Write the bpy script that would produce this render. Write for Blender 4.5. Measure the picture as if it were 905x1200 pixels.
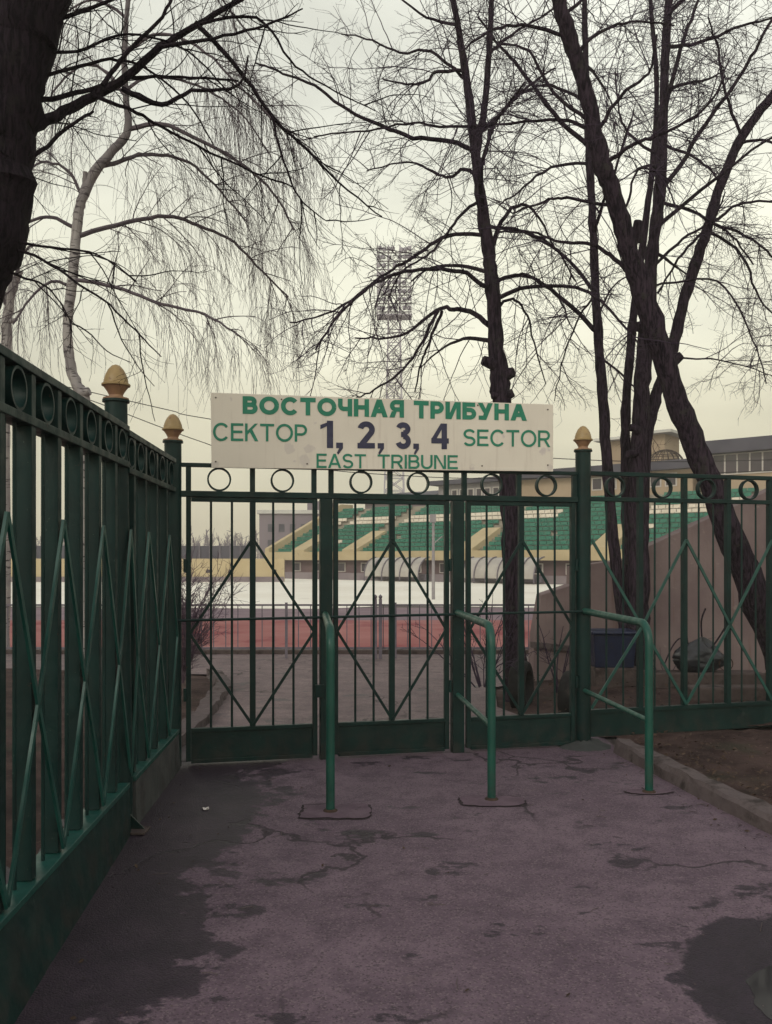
import bpy, math, random
import numpy as np
from mathutils import Vector
R = math.radians
for o in list(bpy.data.objects): bpy.data.objects.remove(o, do_unlink=True)
scene = bpy.context.scene
COL = scene.collection
# ------------------------------------------------------------------ camera, sky, sun, exposure
CAMH, HOR, FPX = 1.6, 655.0, 1000.0
cam = bpy.data.cameras.new("camera"); camo = bpy.data.objects.new("camera", cam); COL.objects.link(camo)
cam.sensor_fit = 'VERTICAL'; cam.sensor_height = 36; cam.sensor_width = 36; cam.lens = 30
cam.shift_y = 55 / 1200; cam.clip_start = .05; cam.clip_end = 4000
camo.location = (0, 0, CAMH); camo.rotation_euler = (R(90), 0, 0)
scene.camera = camo
scene.render.resolution_x = 772; scene.render.resolution_y = 1024
scene.view_settings.view_transform = 'Standard'; scene.view_settings.look = 'None'
scene.view_settings.exposure = 0.17; scene.view_settings.gamma = 1
SUN_EL, SUN_AZ = 30, 208           # sun veiled by cloud, behind the viewer and to the left
w = bpy.data.worlds.new("World"); scene.world = w; w.use_nodes = True
nt = w.node_tree; nt.nodes.clear()
def N(nt, t, **k):
    n = nt.nodes.new(t)
    for a, b in k.items(): setattr(n, a, b)
    return n
out = N(nt, 'ShaderNodeOutputWorld'); bg = N(nt, 'ShaderNodeBackground'); bg.inputs[1].default_value = .108
sky = N(nt, 'ShaderNodeTexSky', sky_type='NISHITA', sun_disc=False, sun_elevation=R(SUN_EL), sun_rotation=R(SUN_AZ))
tc = N(nt, 'ShaderNodeTexCoord'); sep = N(nt, 'ShaderNodeSeparateXYZ'); nt.links.new(tc.outputs['Generated'], sep.inputs[0])
ramp = N(nt, 'ShaderNodeValToRGB'); nt.links.new(sep.outputs['Z'], ramp.inputs[0])
cr = ramp.color_ramp; cr.interpolation = 'EASE'
stops = [(0.0, (7.2, 6.4, 4.5)), (.12, (7.9, 7.4, 5.3)), (.28, (8.7, 8.6, 6.9)), (.50, (8.2, 8.3, 7.3)), (1.0, (5.6, 5.5, 5.9))]
while len(cr.elements) < len(stops): cr.elements.new(.5)
for e, (p, c) in zip(cr.elements, stops): e.position = p; e.color = (*c, 1)
mp = N(nt, 'ShaderNodeMapping'); mp.inputs['Scale'].default_value = (1.5, 1.5, 4.2); nt.links.new(tc.outputs['Generated'], mp.inputs[0])
nz = N(nt, 'ShaderNodeTexNoise'); nz.inputs['Scale'].default_value = 1.7; nz.inputs['Detail'].default_value = 5; nz.inputs['Roughness'].default_value = .5
nt.links.new(mp.outputs[0], nz.inputs[0])
mr = N(nt, 'ShaderNodeMapRange'); nt.links.new(nz.outputs[0], mr.inputs[0])
mr.inputs[1].default_value = .3; mr.inputs[2].default_value = .7; mr.inputs[3].default_value = .76; mr.inputs[4].default_value = 1.13
mul = N(nt, 'ShaderNodeVectorMath', operation='SCALE'); nt.links.new(ramp.outputs[0], mul.inputs[0]); nt.links.new(mr.outputs[0], mul.inputs['Scale'])
# brighter patch of cloud ahead of the viewer, opposite the sun
dot = N(nt, 'ShaderNodeVectorMath', operation='DOT_PRODUCT'); nt.links.new(tc.outputs['Generated'], dot.inputs[0])
dot.inputs[1].default_value = (math.sin(R(9)) * math.cos(R(17)), math.cos(R(9)) * math.cos(R(17)), math.sin(R(17)))
gr = N(nt, 'ShaderNodeMapRange', interpolation_type='SMOOTHSTEP'); nt.links.new(dot.outputs['Value'], gr.inputs[0])
gr.inputs[1].default_value = .78; gr.inputs[2].default_value = .995; gr.inputs[3].default_value = .84; gr.inputs[4].default_value = 1.14
mul2 = N(nt, 'ShaderNodeVectorMath', operation='SCALE'); nt.links.new(mul.outputs[0], mul2.inputs[0]); nt.links.new(gr.outputs[0], mul2.inputs['Scale'])
sb = N(nt, 'ShaderNodeMapRange', interpolation_type='SMOOTHSTEP'); nt.links.new(sep.outputs['Y'], sb.inputs[0])   # brighter cloud on the sun's side
sb.inputs[1].default_value = -.8; sb.inputs[2].default_value = .1; sb.inputs[3].default_value = 1.45; sb.inputs[4].default_value = 1
mul3 = N(nt, 'ShaderNodeVectorMath', operation='SCALE'); nt.links.new(mul2.outputs[0], mul3.inputs[0]); nt.links.new(sb.outputs[0], mul3.inputs['Scale']); mul2 = mul3
mix = N(nt, 'ShaderNodeMix', data_type='RGBA'); mix.inputs[0].default_value = .95
nt.links.new(sky.outputs[0], mix.inputs[6]); nt.links.new(mul2.outputs[0], mix.inputs[7])
nt.links.new(mix.outputs[2], bg.inputs[0]); nt.links.new(bg.outputs[0], out.inputs[0])
sl = bpy.data.lights.new("sun", 'SUN'); sl.energy = .9; sl.angle = R(25); sl.color = (1, .93, .8)
so = bpy.data.objects.new("sun", sl); COL.objects.link(so)
sd = Vector((math.sin(R(SUN_AZ)) * math.cos(R(SUN_EL)), math.cos(R(SUN_AZ)) * math.cos(R(SUN_EL)), math.sin(R(SUN_EL))))
so.rotation_euler = sd.to_track_quat('Z', 'Y').to_euler()

# ------------------------------------------------------------------ helpers
def P(px, py, Y):                     # a point of the place at depth Y, seen in direction (px, py)
    return np.array(((px - 452.5) / FPX * Y, Y, CAMH + (HOR - py) / FPX * Y))
UP = np.array((0., 0., 1.))
def nrm(v):
    v = np.asarray(v, float); return v / max(np.linalg.norm(v), 1e-9)
ORG = {}
class MB:
    def __init__(s): s.v = []; s.f = []; s.mi = []; s.m = 0
    def add(s, vs, fs):
        b = len(s.v); s.v.extend([tuple(map(float, q)) for q in vs])
        for f in fs: s.f.append(tuple(b + i for i in f)); s.mi.append(s.m)
        return s
    def hexa(s, c8): return s.add(c8, [(0, 3, 2, 1), (4, 5, 6, 7), (0, 1, 5, 4), (1, 2, 6, 5), (2, 3, 7, 6), (3, 0, 4, 7)])
    def obox(s, c, ax, ay, az):       # centre and three half axes
        c, ax, ay, az = map(np.asarray, (c, ax, ay, az))
        return s.hexa([c - ax - ay - az, c + ax - ay - az, c + ax + ay - az, c - ax + ay - az, c - ax - ay + az, c + ax - ay + az, c + ax + ay + az, c - ax + ay + az])
    def box(s, x0, x1, y0, y1, z0, z1):
        return s.obox(((x0 + x1) / 2, (y0 + y1) / 2, (z0 + z1) / 2), ((x1 - x0) / 2, 0, 0), (0, (y1 - y0) / 2, 0), (0, 0, (z1 - z0) / 2))
    def bar(s, p0, p1, nvec, wn, wt):
        p0, p1 = np.asarray(p0, float), np.asarray(p1, float); d = p1 - p0
        n = np.asarray(nvec, float); n = nrm(n - nrm(d) * np.dot(n, nrm(d))); t = np.cross(nrm(d), n)
        return s.obox((p0 + p1) / 2, d / 2, n * wn / 2, t * wt / 2)
    def tube(s, pts, rad, k=8, cap=True):
        pts = np.asarray(pts, float); n = len(pts)
        rad = np.full(n, rad) if np.isscalar(rad) else np.asarray(rad, float)
        tg = np.gradient(pts, axis=0); tg /= np.maximum(np.linalg.norm(tg, axis=1, keepdims=True), 1e-9)
        a = np.array((1., 0, 0)) if abs(tg[0][0]) < .8 else np.array((0, 1., 0))
        u = nrm(np.cross(tg[0], a)); an = np.linspace(0, 2 * math.pi, k, endpoint=False); vs = []
        for i in range(n):
            u = nrm(u - tg[i] * np.dot(u, tg[i])); q = np.cross(tg[i], u)
            for t in an: vs.append(pts[i] + rad[i] * (math.cos(t) * u + math.sin(t) * q))
        fs = [(i * k + j, i * k + (j + 1) % k, (i + 1) * k + (j + 1) % k, (i + 1) * k + j) for i in range(n - 1) for j in range(k)]
        if cap: fs += [tuple(range(k - 1, -1, -1)), tuple((n - 1) * k + j for j in range(k))]
        return s.add(vs, fs)
    def lathe(s, c, prof, k=20):
        vs = []; c = np.asarray(c, float)
        for r, z in prof:
            for j in range(k):
                t = 2 * math.pi * j / k; vs.append(c + (r * math.cos(t), r * math.sin(t), z))
        n = len(prof)
        fs = [(i * k + j, i * k + (j + 1) % k, (i + 1) * k + (j + 1) % k, (i + 1) * k + j) for i in range(n - 1) for j in range(k)]
        fs += [tuple(range(k - 1, -1, -1)), tuple((n - 1) * k + j for j in range(k))]
        return s.add(vs, fs)
    def prism(s, poly, ext):          # polygon (3d points, planar) extruded along ext
        n = len(poly); ext = np.asarray(ext, float)
        vs = [np.asarray(p, float) for p in poly] + [np.asarray(p, float) + ext for p in poly]
        return s.add(vs, [tuple(range(n - 1, -1, -1)), tuple(range(n, 2 * n))] + [(i, (i + 1) % n, n + (i + 1) % n, n + i) for i in range(n)])
    def ring(s, c, ax, d, rad, th, dep, k=28):
        vs = []; ax, d = nrm(ax), nrm(d)
        for j in range(k):
            t = 2 * math.pi * j / k; e = math.cos(t) * d + math.sin(t) * UP
            for r, a in ((rad, -dep / 2), (rad, dep / 2), (rad - th, dep / 2), (rad - th, -dep / 2)): vs.append(c + e * r + ax * a)
        fs = [(j * 4 + i, j * 4 + (i + 1) % 4, ((j + 1) % k) * 4 + (i + 1) % 4, ((j + 1) % k) * 4 + i) for j in range(k) for i in range(4)]
        return s.add(vs, fs)
    def build(s, name, mat, parent=None, smooth=False, bevel=0, **tags):
        me = bpy.data.meshes.new(name); v = np.array(s.v)
        o = bpy.data.objects.new(name, me)
        base = np.zeros(3)
        if parent is not None: o.parent = parent; base = ORG[parent.name]
        cen = np.zeros(3)
        if len(v): cen = np.array(((v[:, 0].min() + v[:, 0].max()) / 2, (v[:, 1].min() + v[:, 1].max()) / 2, v[:, 2].min()))
        me.from_pydata((v - cen).tolist(), [], s.f)
        for m in (mat if isinstance(mat, (list, tuple)) else [mat]): me.materials.append(m)
        if len(me.materials) > 1: me.polygons.foreach_set('material_index', s.mi)
        me.update(); COL.objects.link(o)
        if smooth:
            me.polygons.foreach_set('use_smooth', [True] * len(me.polygons))
            try: me.set_sharp_from_angle(angle=R(40))
            except Exception: pass
        o.location = cen - base; ORG[o.name] = cen
        if bevel:
            b = o.modifiers.new('bevel', 'BEVEL'); b.width = bevel; b.segments = 2; b.limit_method = 'ANGLE'
        tag(o, **tags)
        return o
def tag(o, label=None, cat=None, group=None, kind=None):
    for k, v in (('label', label), ('category', cat), ('group', group), ('kind', kind)):
        if v: o[k] = v
    return o
def thing(name, loc, label, cat, group=None):
    o = bpy.data.objects.new(name, None); COL.objects.link(o); o.location = loc; o.empty_display_size = .1
    ORG[o.name] = np.array(loc, float); return tag(o, label, cat, group)

# ------------------------------------------------------------------ materials
def newmat(name):
    m = bpy.data.materials.new(name); m.use_nodes = True; t = m.node_tree
    return m, t, t.nodes['Principled BSDF']
def noise(t, vec, scale, detail=5, rough=.55, dist=0):
    n = N(t, 'ShaderNodeTexNoise'); n.inputs['Scale'].default_value = scale; n.inputs['Detail'].default_value = detail
    n.inputs['Roughness'].default_value = rough; n.inputs['Distortion'].default_value = dist
    if vec: t.links.new(vec, n.inputs[0])
    return n.outputs[0]
def mrange(t, src, a, b, c=0, d=1, smooth=True):
    n = N(t, 'ShaderNodeMapRange'); n.interpolation_type = 'SMOOTHSTEP' if smooth else 'LINEAR'
    t.links.new(src, n.inputs[0])
    for i, v in enumerate((a, b, c, d)): n.inputs[i + 1].default_value = v
    return n.outputs[0]
def mixc(t, fac, a, b):
    n = N(t, 'ShaderNodeMix', data_type='RGBA')
    if isinstance(fac, (int, float)): n.inputs[0].default_value = fac
    else: t.links.new(fac, n.inputs[0])
    for i, v in ((6, a), (7, b)):
        if isinstance(v, tuple): n.inputs[i].default_value = (*v, 1)
        else: t.links.new(v, n.inputs[i])
    return n.outputs[2]
def mth(t, op, a, b=None):
    n = N(t, 'ShaderNodeMath', operation=op)
    for i, v in enumerate((a, b)):
        if v is None: continue
        if isinstance(v, (int, float)): n.inputs[i].default_value = v
        else: t.links.new(v, n.inputs[i])
    return n.outputs[0]
def bump(t, b, h, strength=.3, dist=.01):
    n = N(t, 'ShaderNodeBump'); n.inputs['Strength'].default_value = strength; n.inputs['Distance'].default_value = dist
    t.links.new(h, n.inputs['Height']); t.links.new(n.outputs[0], b.inputs['Normal'])
def geo(t): return N(t, 'ShaderNodeNewGeometry').outputs['Position']
def mat(name, c1, c2, scale=6, rough=.6, spec=.5, bs=.2, bd=.004, bscale=60, metal=0, dirt=None, dscale=9, dlo=.6, dhi=.7):
    m, t, b = newmat(name); p = geo(t)
    f = mrange(t, noise(t, p, scale), .3, .7); c = mixc(t, f, c1, c2)
    if dirt: c = mixc(t, mrange(t, noise(t, p, dscale, 7, .65), dlo, dhi), c, dirt)
    t.links.new(c, b.inputs['Base Color'])
    t.links.new(mrange(t, noise(t, p, scale * 2.3), .3, .7, rough - .1, min(1, rough + .1)), b.inputs['Roughness'])
    b.inputs['Specular IOR Level'].default_value = spec; b.inputs['Metallic'].default_value = metal
    if bs: bump(t, b, noise(t, p, bscale, 6), bs, bd)
    return m
M = {}
def m_paint(name, c1, c2, rough, spec, chip=.66):
    m, t, b = newmat(name); p = geo(t)
    c = mixc(t, mrange(t, noise(t, p, 5), .3, .7), c1, c2)
    mp = N(t, 'ShaderNodeMapping'); mp.inputs['Scale'].default_value = (14, 14, 1.6); t.links.new(p, mp.inputs[0])
    c = mixc(t, mrange(t, noise(t, mp.outputs[0], 1.4, 6, .6), .55, .78, 0, .45), c, (.022, .024, .020))
    ch = mrange(t, noise(t, p, 27, 8, .72), chip, chip + .03); c = mixc(t, ch, c, (.055, .026, .018))
    c = mixc(t, mrange(t, noise(t, p, 60, 4, .6), .68, .72, 0, .6), c, (.06, .09, .075))
    s = N(t, 'ShaderNodeSeparateXYZ'); t.links.new(p, s.inputs[0])
    c = mixc(t, mth(t, 'MULTIPLY', mrange(t, s.outputs[2], .05, .32, .4, 0), mrange(t, noise(t, p, 9, 6), .4, .65)), c, (.040, .030, .028))   # splashed mud near the ground
    t.links.new(c, b.inputs['Base Color']); t.links.new(mrange(t, noise(t, p, 12), .3, .7, rough - .08, rough + .14), b.inputs['Roughness']); b.inputs['Specular IOR Level'].default_value = spec
    bump(t, b, mth(t, 'SUBTRACT', noise(t, p, 70, 4), mth(t, 'MULTIPLY', ch, .8)), .3, .003); return m
M['green'] = m_paint('green_paint', (.0010, .0135, .0135), (.002, .0225, .021), .45, .26)
M['rail_green'] = m_paint('rail_paint', (.003, .056, .043), (.006, .075, .056), .38, .45, .68)
M['lit_green'] = mat('lit_green_paint', (.004, .050, .043), (.007, .068, .057), 5, .4, .55, .1, .001, 90)  # lighter copy of the green: light caught by braces and bottom rails, in colour
M['gold'] = mat('gold_paint', (.30, .205, .09), (.37, .26, .12), 14, .5, .5, .2, .002, 60, dirt=(.20, .10, .06), dscale=30, dlo=.55, dhi=.7)
M['gold_under'] = mat('pinkish_gold_paint', (.24, .135, .085), (.30, .18, .10), 14, .55, .4, .2, .002, 60, dirt=(.18, .10, .08), dscale=30, dlo=.55, dhi=.7)  # lower part of the finial, darker and pinker than the top
M['concrete'] = mat('plinth_concrete', (.038, .042, .044), (.062, .064, .066), 4, .85, .3, .5, .008, 40, dirt=(.03, .026, .028), dscale=3, dlo=.5, dhi=.7)
M['kerb'] = mat('kerb_concrete', (.085, .066, .070), (.145, .115, .118), 5, .9, .3, .7, .012, 30, dirt=(.035, .026, .026), dscale=5, dlo=.45, dhi=.68)
M['slab'] = mat('slab_concrete', (.065, .048, .047), (.11, .083, .08), 5, .9, .3, .6, .01, 30, dirt=(.035, .025, .025), dscale=5, dlo=.5, dhi=.68)
def m_bark(name, c1, c2, c3):
    m, t, b = newmat(name); p = geo(t)
    mp = N(t, 'ShaderNodeMapping'); mp.inputs['Scale'].default_value = (1, 1, .16); t.links.new(p, mp.inputs[0])
    f = noise(t, mp.outputs[0], 42, 7, .62, .6); c = mixc(t, mrange(t, f, .38, .62), c1, c2)
    c = mixc(t, mrange(t, noise(t, p, 7, 6, .65), .56, .66, 0, .7), c, c3)
    t.links.new(c, b.inputs['Base Color']); b.inputs['Roughness'].default_value = .95; b.inputs['Specular IOR Level'].default_value = .12
    bump(t, b, f, 1, .03); return m
M['bark'] = m_bark('lime_bark', (.010, .007, .012), (.050, .034, .050), (.045, .042, .040))
M['shadebark'] = m_bark('shaded_bark', (.006, .004, .007), (.022, .015, .022), (.02, .018, .018))  # bark colour darkened so the near tree reads as shaded
M['twig'] = mat('twig_bark', (.040, .027, .048), (.06, .042, .068), 9, .9, .15, 0)
M['btwig'] = mat('birch_twig', (.085, .068, .085), (.12, .098, .115), 9, .9, .15, 0)
M['bushtwig'] = mat('bush_twig', (.085, .055, .085), (.14, .10, .13), 9, .9, .15, 0)
M['rubber'] = mat('tyre_rubber', (.006, .0055, .0065), (.012, .011, .012), 8, .8, .3, .5, .006, 50, dirt=(.03, .023, .023), dscale=8)
M['bluebin'] = mat('blue_plastic', (.004, .008, .032), (.007, .013, .048), 8, .45, .5, .1, .002, 40, dirt=(.025, .022, .03), dscale=9)
M['bag'] = mat('black_sack', (.012, .013, .018), (.028, .03, .038), 9, .38, .5, .5, .012, 22)
M['cable'] = mat('cable_black', (.02, .017, .022), (.03, .026, .03), 4, .7, .2, 0)
M['steel'] = mat('hazed_steel', (.36, .335, .39), (.43, .40, .45), .5, .7, .3, 0)  # steel paled in colour for distance haze
M['lamp'] = mat('hazed_lamp_housing', (.28, .26, .32), (.34, .315, .37), .5, .5, .4, 0)  # same haze paling put into the lamp colour
M['railgrey'] = mat('railing_grey', (.10, .085, .115), (.15, .13, .16), 6, .6, .4, .1)
M['pole'] = mat('grey_pole', (.24, .22, .24), (.30, .28, .29), 3, .6, .3, 0)
M['yellow'] = mat('yellow_render', (.46, .37, .225), (.53, .435, .275), .6, .9, .2, .3, .01, 5, dirt=(.40, .32, .21), dscale=1.3)
M['peach'] = mat('peach_render', (.38, .285, .20), (.45, .35, .255), .4, .9, .2, .2, .01, 5, dirt=(.33, .25, .18), dscale=1.0)
M['brown'] = mat('recess_wall', (.13, .085, .10), (.18, .12, .125), .6, .9, .2, .2, .01, 5)
M['stand'] = mat('terrace_concrete', (.26, .23, .19), (.36, .33, .27), .5, .9, .2, .2, .01, 5)
M['boundary'] = mat('boundary_concrete', (.19, .155, .175), (.25, .21, .225), .5, .9, .2, .2, .01, 5)
M['seatgreen'] = mat('seat_green', (.012, .145, .10), (.022, .19, .132), .9, .4, .5, 0)
M['seatwhite'] = mat('seat_white', (.62, .56, .47), (.75, .69, .6), 1.2, .5, .4, 0)
M['roofdark'] = mat('dark_roof', (.055, .052, .075), (.085, .08, .105), .4, .7, .3, 0)
M['snowroof'] = mat('snowy_slab', (.5, .49, .47), (.65, .64, .6), .5, .9, .2, 0)
M['glass'] = mat('window_glass', (.03, .022, .035), (.06, .045, .06), .6, .15, .6, 0)
M['mullion'] = mat('white_frame', (.5, .46, .44), (.6, .56, .53), 1, .7, .3, 0)
M['bldgrey'] = mat('far_block_wall', (.19, .155, .19), (.23, .19, .22), .15, .9, .2, 0)
M['polyc'] = mat('shelter_sheet', (.34, .31, .29), (.45, .42, .38), 1.0, .4, .5, 0)
M['paper'] = mat('paper', (.65, .6, .58), (.75, .7, .68), 20, .8, .3, 0)
M['rust'] = mat('rusty_steel', (.035, .021, .017), (.06, .036, .027), 20, .8, .3, .3)
M['litter'] = mat('leaf_litter', (.035, .022, .018), (.09, .06, .045), 12, .9, .2, 0)
M['fartree'] = mat('far_trees', (.20, .165, .205), (.25, .21, .245), .3, .95, .1, 0)  # pale tone stands for distance haze over the trees
def m_asphalt(name='asphalt', light=None):
    m, t, b = newmat(name); p = geo(t)
    s = N(t, 'ShaderNodeSeparateXYZ'); t.links.new(p, s.inputs[0]); X, Y = s.outputs[0], s.outputs[1]
    base = mixc(t, mrange(t, noise(t, p, 1.1, 6), .3, .7), (.120, .080, .110), (.172, .120, .155))
    base = mixc(t, mrange(t, noise(t, p, 5, 8, .7), .35, .75), base, (.080, .053, .076))
    v = N(t, 'ShaderNodeTexVoronoi'); v.inputs['Scale'].default_value = 125; t.links.new(p, v.inputs[0])
    vs = N(t, 'ShaderNodeSeparateColor'); t.links.new(v.outputs['Color'], vs.inputs[0])
    base = mixc(t, mrange(t, vs.outputs[0], .72, 1, 0, .5), base, (.22, .17, .185))
    base = mixc(t, mrange(t, vs.outputs[1], .72, 1, 0, .6), base, (.035, .025, .032))
    # damp strip along the plinth, with a ragged edge
    n1 = noise(t, p, 1.3, 10, .68); n2 = noise(t, p, 5, 8, .68)
    e = mth(t, 'ADD', X, mth(t, 'MULTIPLY', mth(t, 'SUBTRACT', n1, .5), 2.2)); e = mth(t, 'ADD', e, mth(t, 'MULTIPLY', mth(t, 'SUBTRACT', n2, .5), .5))
    wet = mrange(t, e, -.88, -.79, 1, 0)
    near = mrange(t, Y, 7.4, 8.0, 1, 0); wet = mth(t, 'MULTIPLY', mth(t, 'MULTIPLY', wet, near), mrange(t, noise(t, p, 3.3, 8, .7), .3, .7, .85, 1))
    # damp ring round the puddle
    dx = mth(t, 'MULTIPLY', mth(t, 'SUBTRACT', X, 1.80), 1.0); dy = mth(t, 'SUBTRACT', Y, 3.15)
    d = mth(t, 'SQRT', mth(t, 'ADD', mth(t, 'MULTIPLY', dx, dx), mth(t, 'MULTIPLY', dy, dy)))
    d = mth(t, 'ADD', d, mth(t, 'MULTIPLY', mth(t, 'SUBTRACT', n2, .5), .45))
    wet2 = mrange(t, d, .66, .70, 1, 0)
    # small scattered damp spots, stretched sideways
    mp = N(t, 'ShaderNodeMapping'); mp.inputs['Scale'].default_value = (.9, 1.5, 1); t.links.new(p, mp.inputs[0])
    w3 = mrange(t, noise(t, mp.outputs[0], 2.1, 10, .68), .585, .61, 0, .85)
    wet = mth(t, 'MAXIMUM', mth(t, 'MAXIMUM', wet, wet2), w3)
    dark = N(t, 'ShaderNodeMix', data_type='RGBA', blend_type='MULTIPLY'); t.links.new(wet, dark.inputs[0]); t.links.new(base, dark.inputs[6]); dark0 = dark; dark.inputs[7].default_value = (.17, .15, .21, 1)
    # cracks
    vc = N(t, 'ShaderNodeTexVoronoi', feature='DISTANCE_TO_EDGE'); vc.inputs['Scale'].default_value = .55
    wp = N(t, 'ShaderNodeVectorMath', operation='ADD'); nn = N(t, 'ShaderNodeTexNoise'); nn.inputs['Scale'].default_value = 2.2; nn.inputs['Detail'].default_value = 6; t.links.new(p, nn.inputs[0])
    t.links.new(p, wp.inputs[0]); t.links.new(nn.outputs['Color'], wp.inputs[1]); t.links.new(wp.outputs[0], vc.inputs[0])
    crack = mth(t, 'MULTIPLY', mrange(t, vc.outputs['Distance'], .004, .014, 1, 0), mrange(t, noise(t, p, .8), .44, .56))
    col0 = mixc(t, mrange(t, noise(t, p, 2.4, 9, .7), .6, .7, 0, .5), dark.outputs[2], (.16, .115, .13)); dark = N(t, 'ShaderNodeMix', data_type='RGBA'); t.links.new(wet, dark.inputs[0]); t.links.new(col0, dark.inputs[6]); t.links.new(dark0.outputs[2], dark.inputs[7])
    col = mixc(t, mth(t, 'MULTIPLY', crack, .8), dark.outputs[2], (.02, .015, .02))
    if light:
        g = N(t, 'ShaderNodeMix', data_type='RGBA', blend_type='MULTIPLY'); g.inputs[0].default_value = 1; t.links.new(col, g.inputs[6]); g.inputs[7].default_value = (*light, 1); col = g.outputs[2]
    t.links.new(col, b.inputs['Base Color'])
    t.links.new(mrange(t, wet, 0, 1, .82, .52), b.inputs['Roughness']); b.inputs['Specular IOR Level'].default_value = .35
    h = mth(t, 'ADD', noise(t, p, 160, 3), mth(t, 'MULTIPLY', v.outputs['Distance'], -.8)); h = mth(t, 'SUBTRACT', h, mth(t, 'MULTIPLY', crack, 2))
    h = mth(t, 'ADD', h, mth(t, 'MULTIPLY', noise(t, p, 9, 4), 2))
    bump(t, b, h, .5, .006); return m
M['asphalt'] = m_asphalt(); M['asphalt_old'] = m_asphalt('worn_asphalt', (1.35, 1.45, 1.15))
M['patch'] = mat('patch_asphalt', (.098, .064, .088), (.14, .095, .125), 7, .85, .3, .7, .006, 120, dirt=(.06, .045, .05), dscale=12)
M['seam'] = mat('patch_seam', (.025, .018, .022), (.045, .033, .04), 20, .9, .2, .6, .006, 80)
def m_soil():
    m, t, b = newmat('soil'); p = geo(t)
    c = mixc(t, mrange(t, noise(t, p, 2.5, 8, .65), .3, .7), (.030, .018, .018), (.085, .054, .05))
    c = mixc(t, mrange(t, noise(t, p, 26, 6, .7), .58, .68), c, (.15, .11, .09))
    c = mixc(t, mrange(t, noise(t, p, .9, 4), .56, .66, 0, .5), c, (.04, .045, .03))
    t.links.new(c, b.inputs['Base Color']); b.inputs['Roughness'].default_value = .95; b.inputs['Specular IOR Level'].default_value = .15
    bump(t, b, noise(t, p, 35, 8, .7), .9, .02); return m
M['soil'] = m_soil()
M['ground'] = mat('far_ground', (.11, .085, .09), (.2, .17, .165), .3, .95, .15, .4, .02, 4, dirt=(.5, .48, .45), dscale=.12, dlo=.55, dhi=.62)
M['track'] = mat('running_track', (.26, .075, .075), (.33, .12, .115), .35, .8, .3, .2, .005, 30, dirt=(.22, .035, .045), dscale=.3, dlo=.52, dhi=.6)
M['verge'] = mat('track_verge', (.17, .12, .15), (.24, .175, .20), .5, .9, .2, .3, .01, 10)
M['snow'] = mat('field_snow', (.80, .76, .67), (.90, .87, .79), .12, .85, .3, .4, .05, 1.2, dirt=(.55, .50, .44), dscale=.35, dlo=.62, dhi=.7)
def m_water():
    m, t, b = newmat('puddle_water'); b.inputs['Base Color'].default_value = (.014, .011, .016, 1); b.inputs['Roughness'].default_value = .09; b.inputs['Specular IOR Level'].default_value = .26
    bump(t, b, noise(t, geo(t), 7, 2), .05, .004); return m
M['water'] = m_water()
def m_birch():
    m, t, b = newmat('birch_bark'); p = geo(t)
    mp = N(t, 'ShaderNodeMapping'); mp.inputs['Scale'].default_value = (2.2, 2.2, 11); t.links.new(p, mp.inputs[0])
    c = mixc(t, mrange(t, noise(t, p, 4), .3, .7), (.25, .228, .235), (.38, .352, .345))
    c = mixc(t, mrange(t, noise(t, mp.outputs[0], 2.2, 6, .6), .55, .62), c, (.05, .038, .045))
    s = N(t, 'ShaderNodeSeparateXYZ'); t.links.new(p, s.inputs[0])
    c = mixc(t, mrange(t, s.outputs[2], 6.0, 8.6, 0, .85), c, (.085, .070, .082))
    t.links.new(c, b.inputs['Base Color']); b.inputs['Roughness'].default_value = .8
    bump(t, b, noise(t, mp.outputs[0], 6, 5), .4, .01); return m
M['birch'] = m_birch()
def m_wall():
    m, t, b = newmat('stair_wall_render'); p = geo(t)
    c = mixc(t, mrange(t, noise(t, p, 1.5, 6), .3, .7), (.165, .120, .125), (.23, .175, .175))
    mp = N(t, 'ShaderNodeMapping'); mp.inputs['Scale'].default_value = (6, 6, .5); t.links.new(p, mp.inputs[0])
    c = mixc(t, mrange(t, noise(t, mp.outputs[0], 1.6, 6, .6), .56, .72, 0, .6), c, (.15, .085, .07))
    c = mixc(t, mrange(t, noise(t, p, 9, 7, .7), .6, .72, 0, .6), c, (.30, .245, .23))
    t.links.new(c, b.inputs['Base Color']); b.inputs['Roughness'].default_value = .9; b.inputs['Specular IOR Level'].default_value = .2
    bump(t, b, noise(t, p, 30, 7, .65), .5, .01); return m
M['stairwall'] = m_wall()
def m_board(spots):
    m, t, b = newmat('sign_board'); p = geo(t)
    c = mixc(t, mrange(t, noise(t, p, 2.2, 5), .3, .7), (.66, .60, .535), (.72, .66, .585))
    c = mixc(t, mrange(t, noise(t, p, 7, 3, .5), .66, .73, 0, .5), c, (.42, .36, .40))
    mp = N(t, 'ShaderNodeMapping'); mp.inputs['Scale'].default_value = (14, 14, .9); t.links.new(p, mp.inputs[0])
    c = mixc(t, mrange(t, noise(t, mp.outputs[0], 2, 5), .52, .75, 0, .35), c, (.45, .38, .33))
    for q, rx in spots:
        d = N(t, 'ShaderNodeVectorMath', operation='DISTANCE'); t.links.new(p, d.inputs[0]); d.inputs[1].default_value = tuple(q)
        e = mth(t, 'ADD', d.outputs['Value'], mth(t, 'MULTIPLY', mth(t, 'SUBTRACT', noise(t, p, 16, 5), .5), .09)); c = mixc(t, mrange(t, e, rx * .7, rx, .26, 0), c, (.33, .28, .33))
    t.links.new(c, b.inputs['Base Color']); b.inputs['Roughness'].default_value = .5; return m
M['txtgreen'] = mat('letter_green', (.010, .17, .105), (.018, .215, .135), 12, .5, .4, 0)
M['txtnavy'] = mat('number_navy', (.022, .022, .06), (.034, .034, .08), 12, .5, .4, 0)

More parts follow.
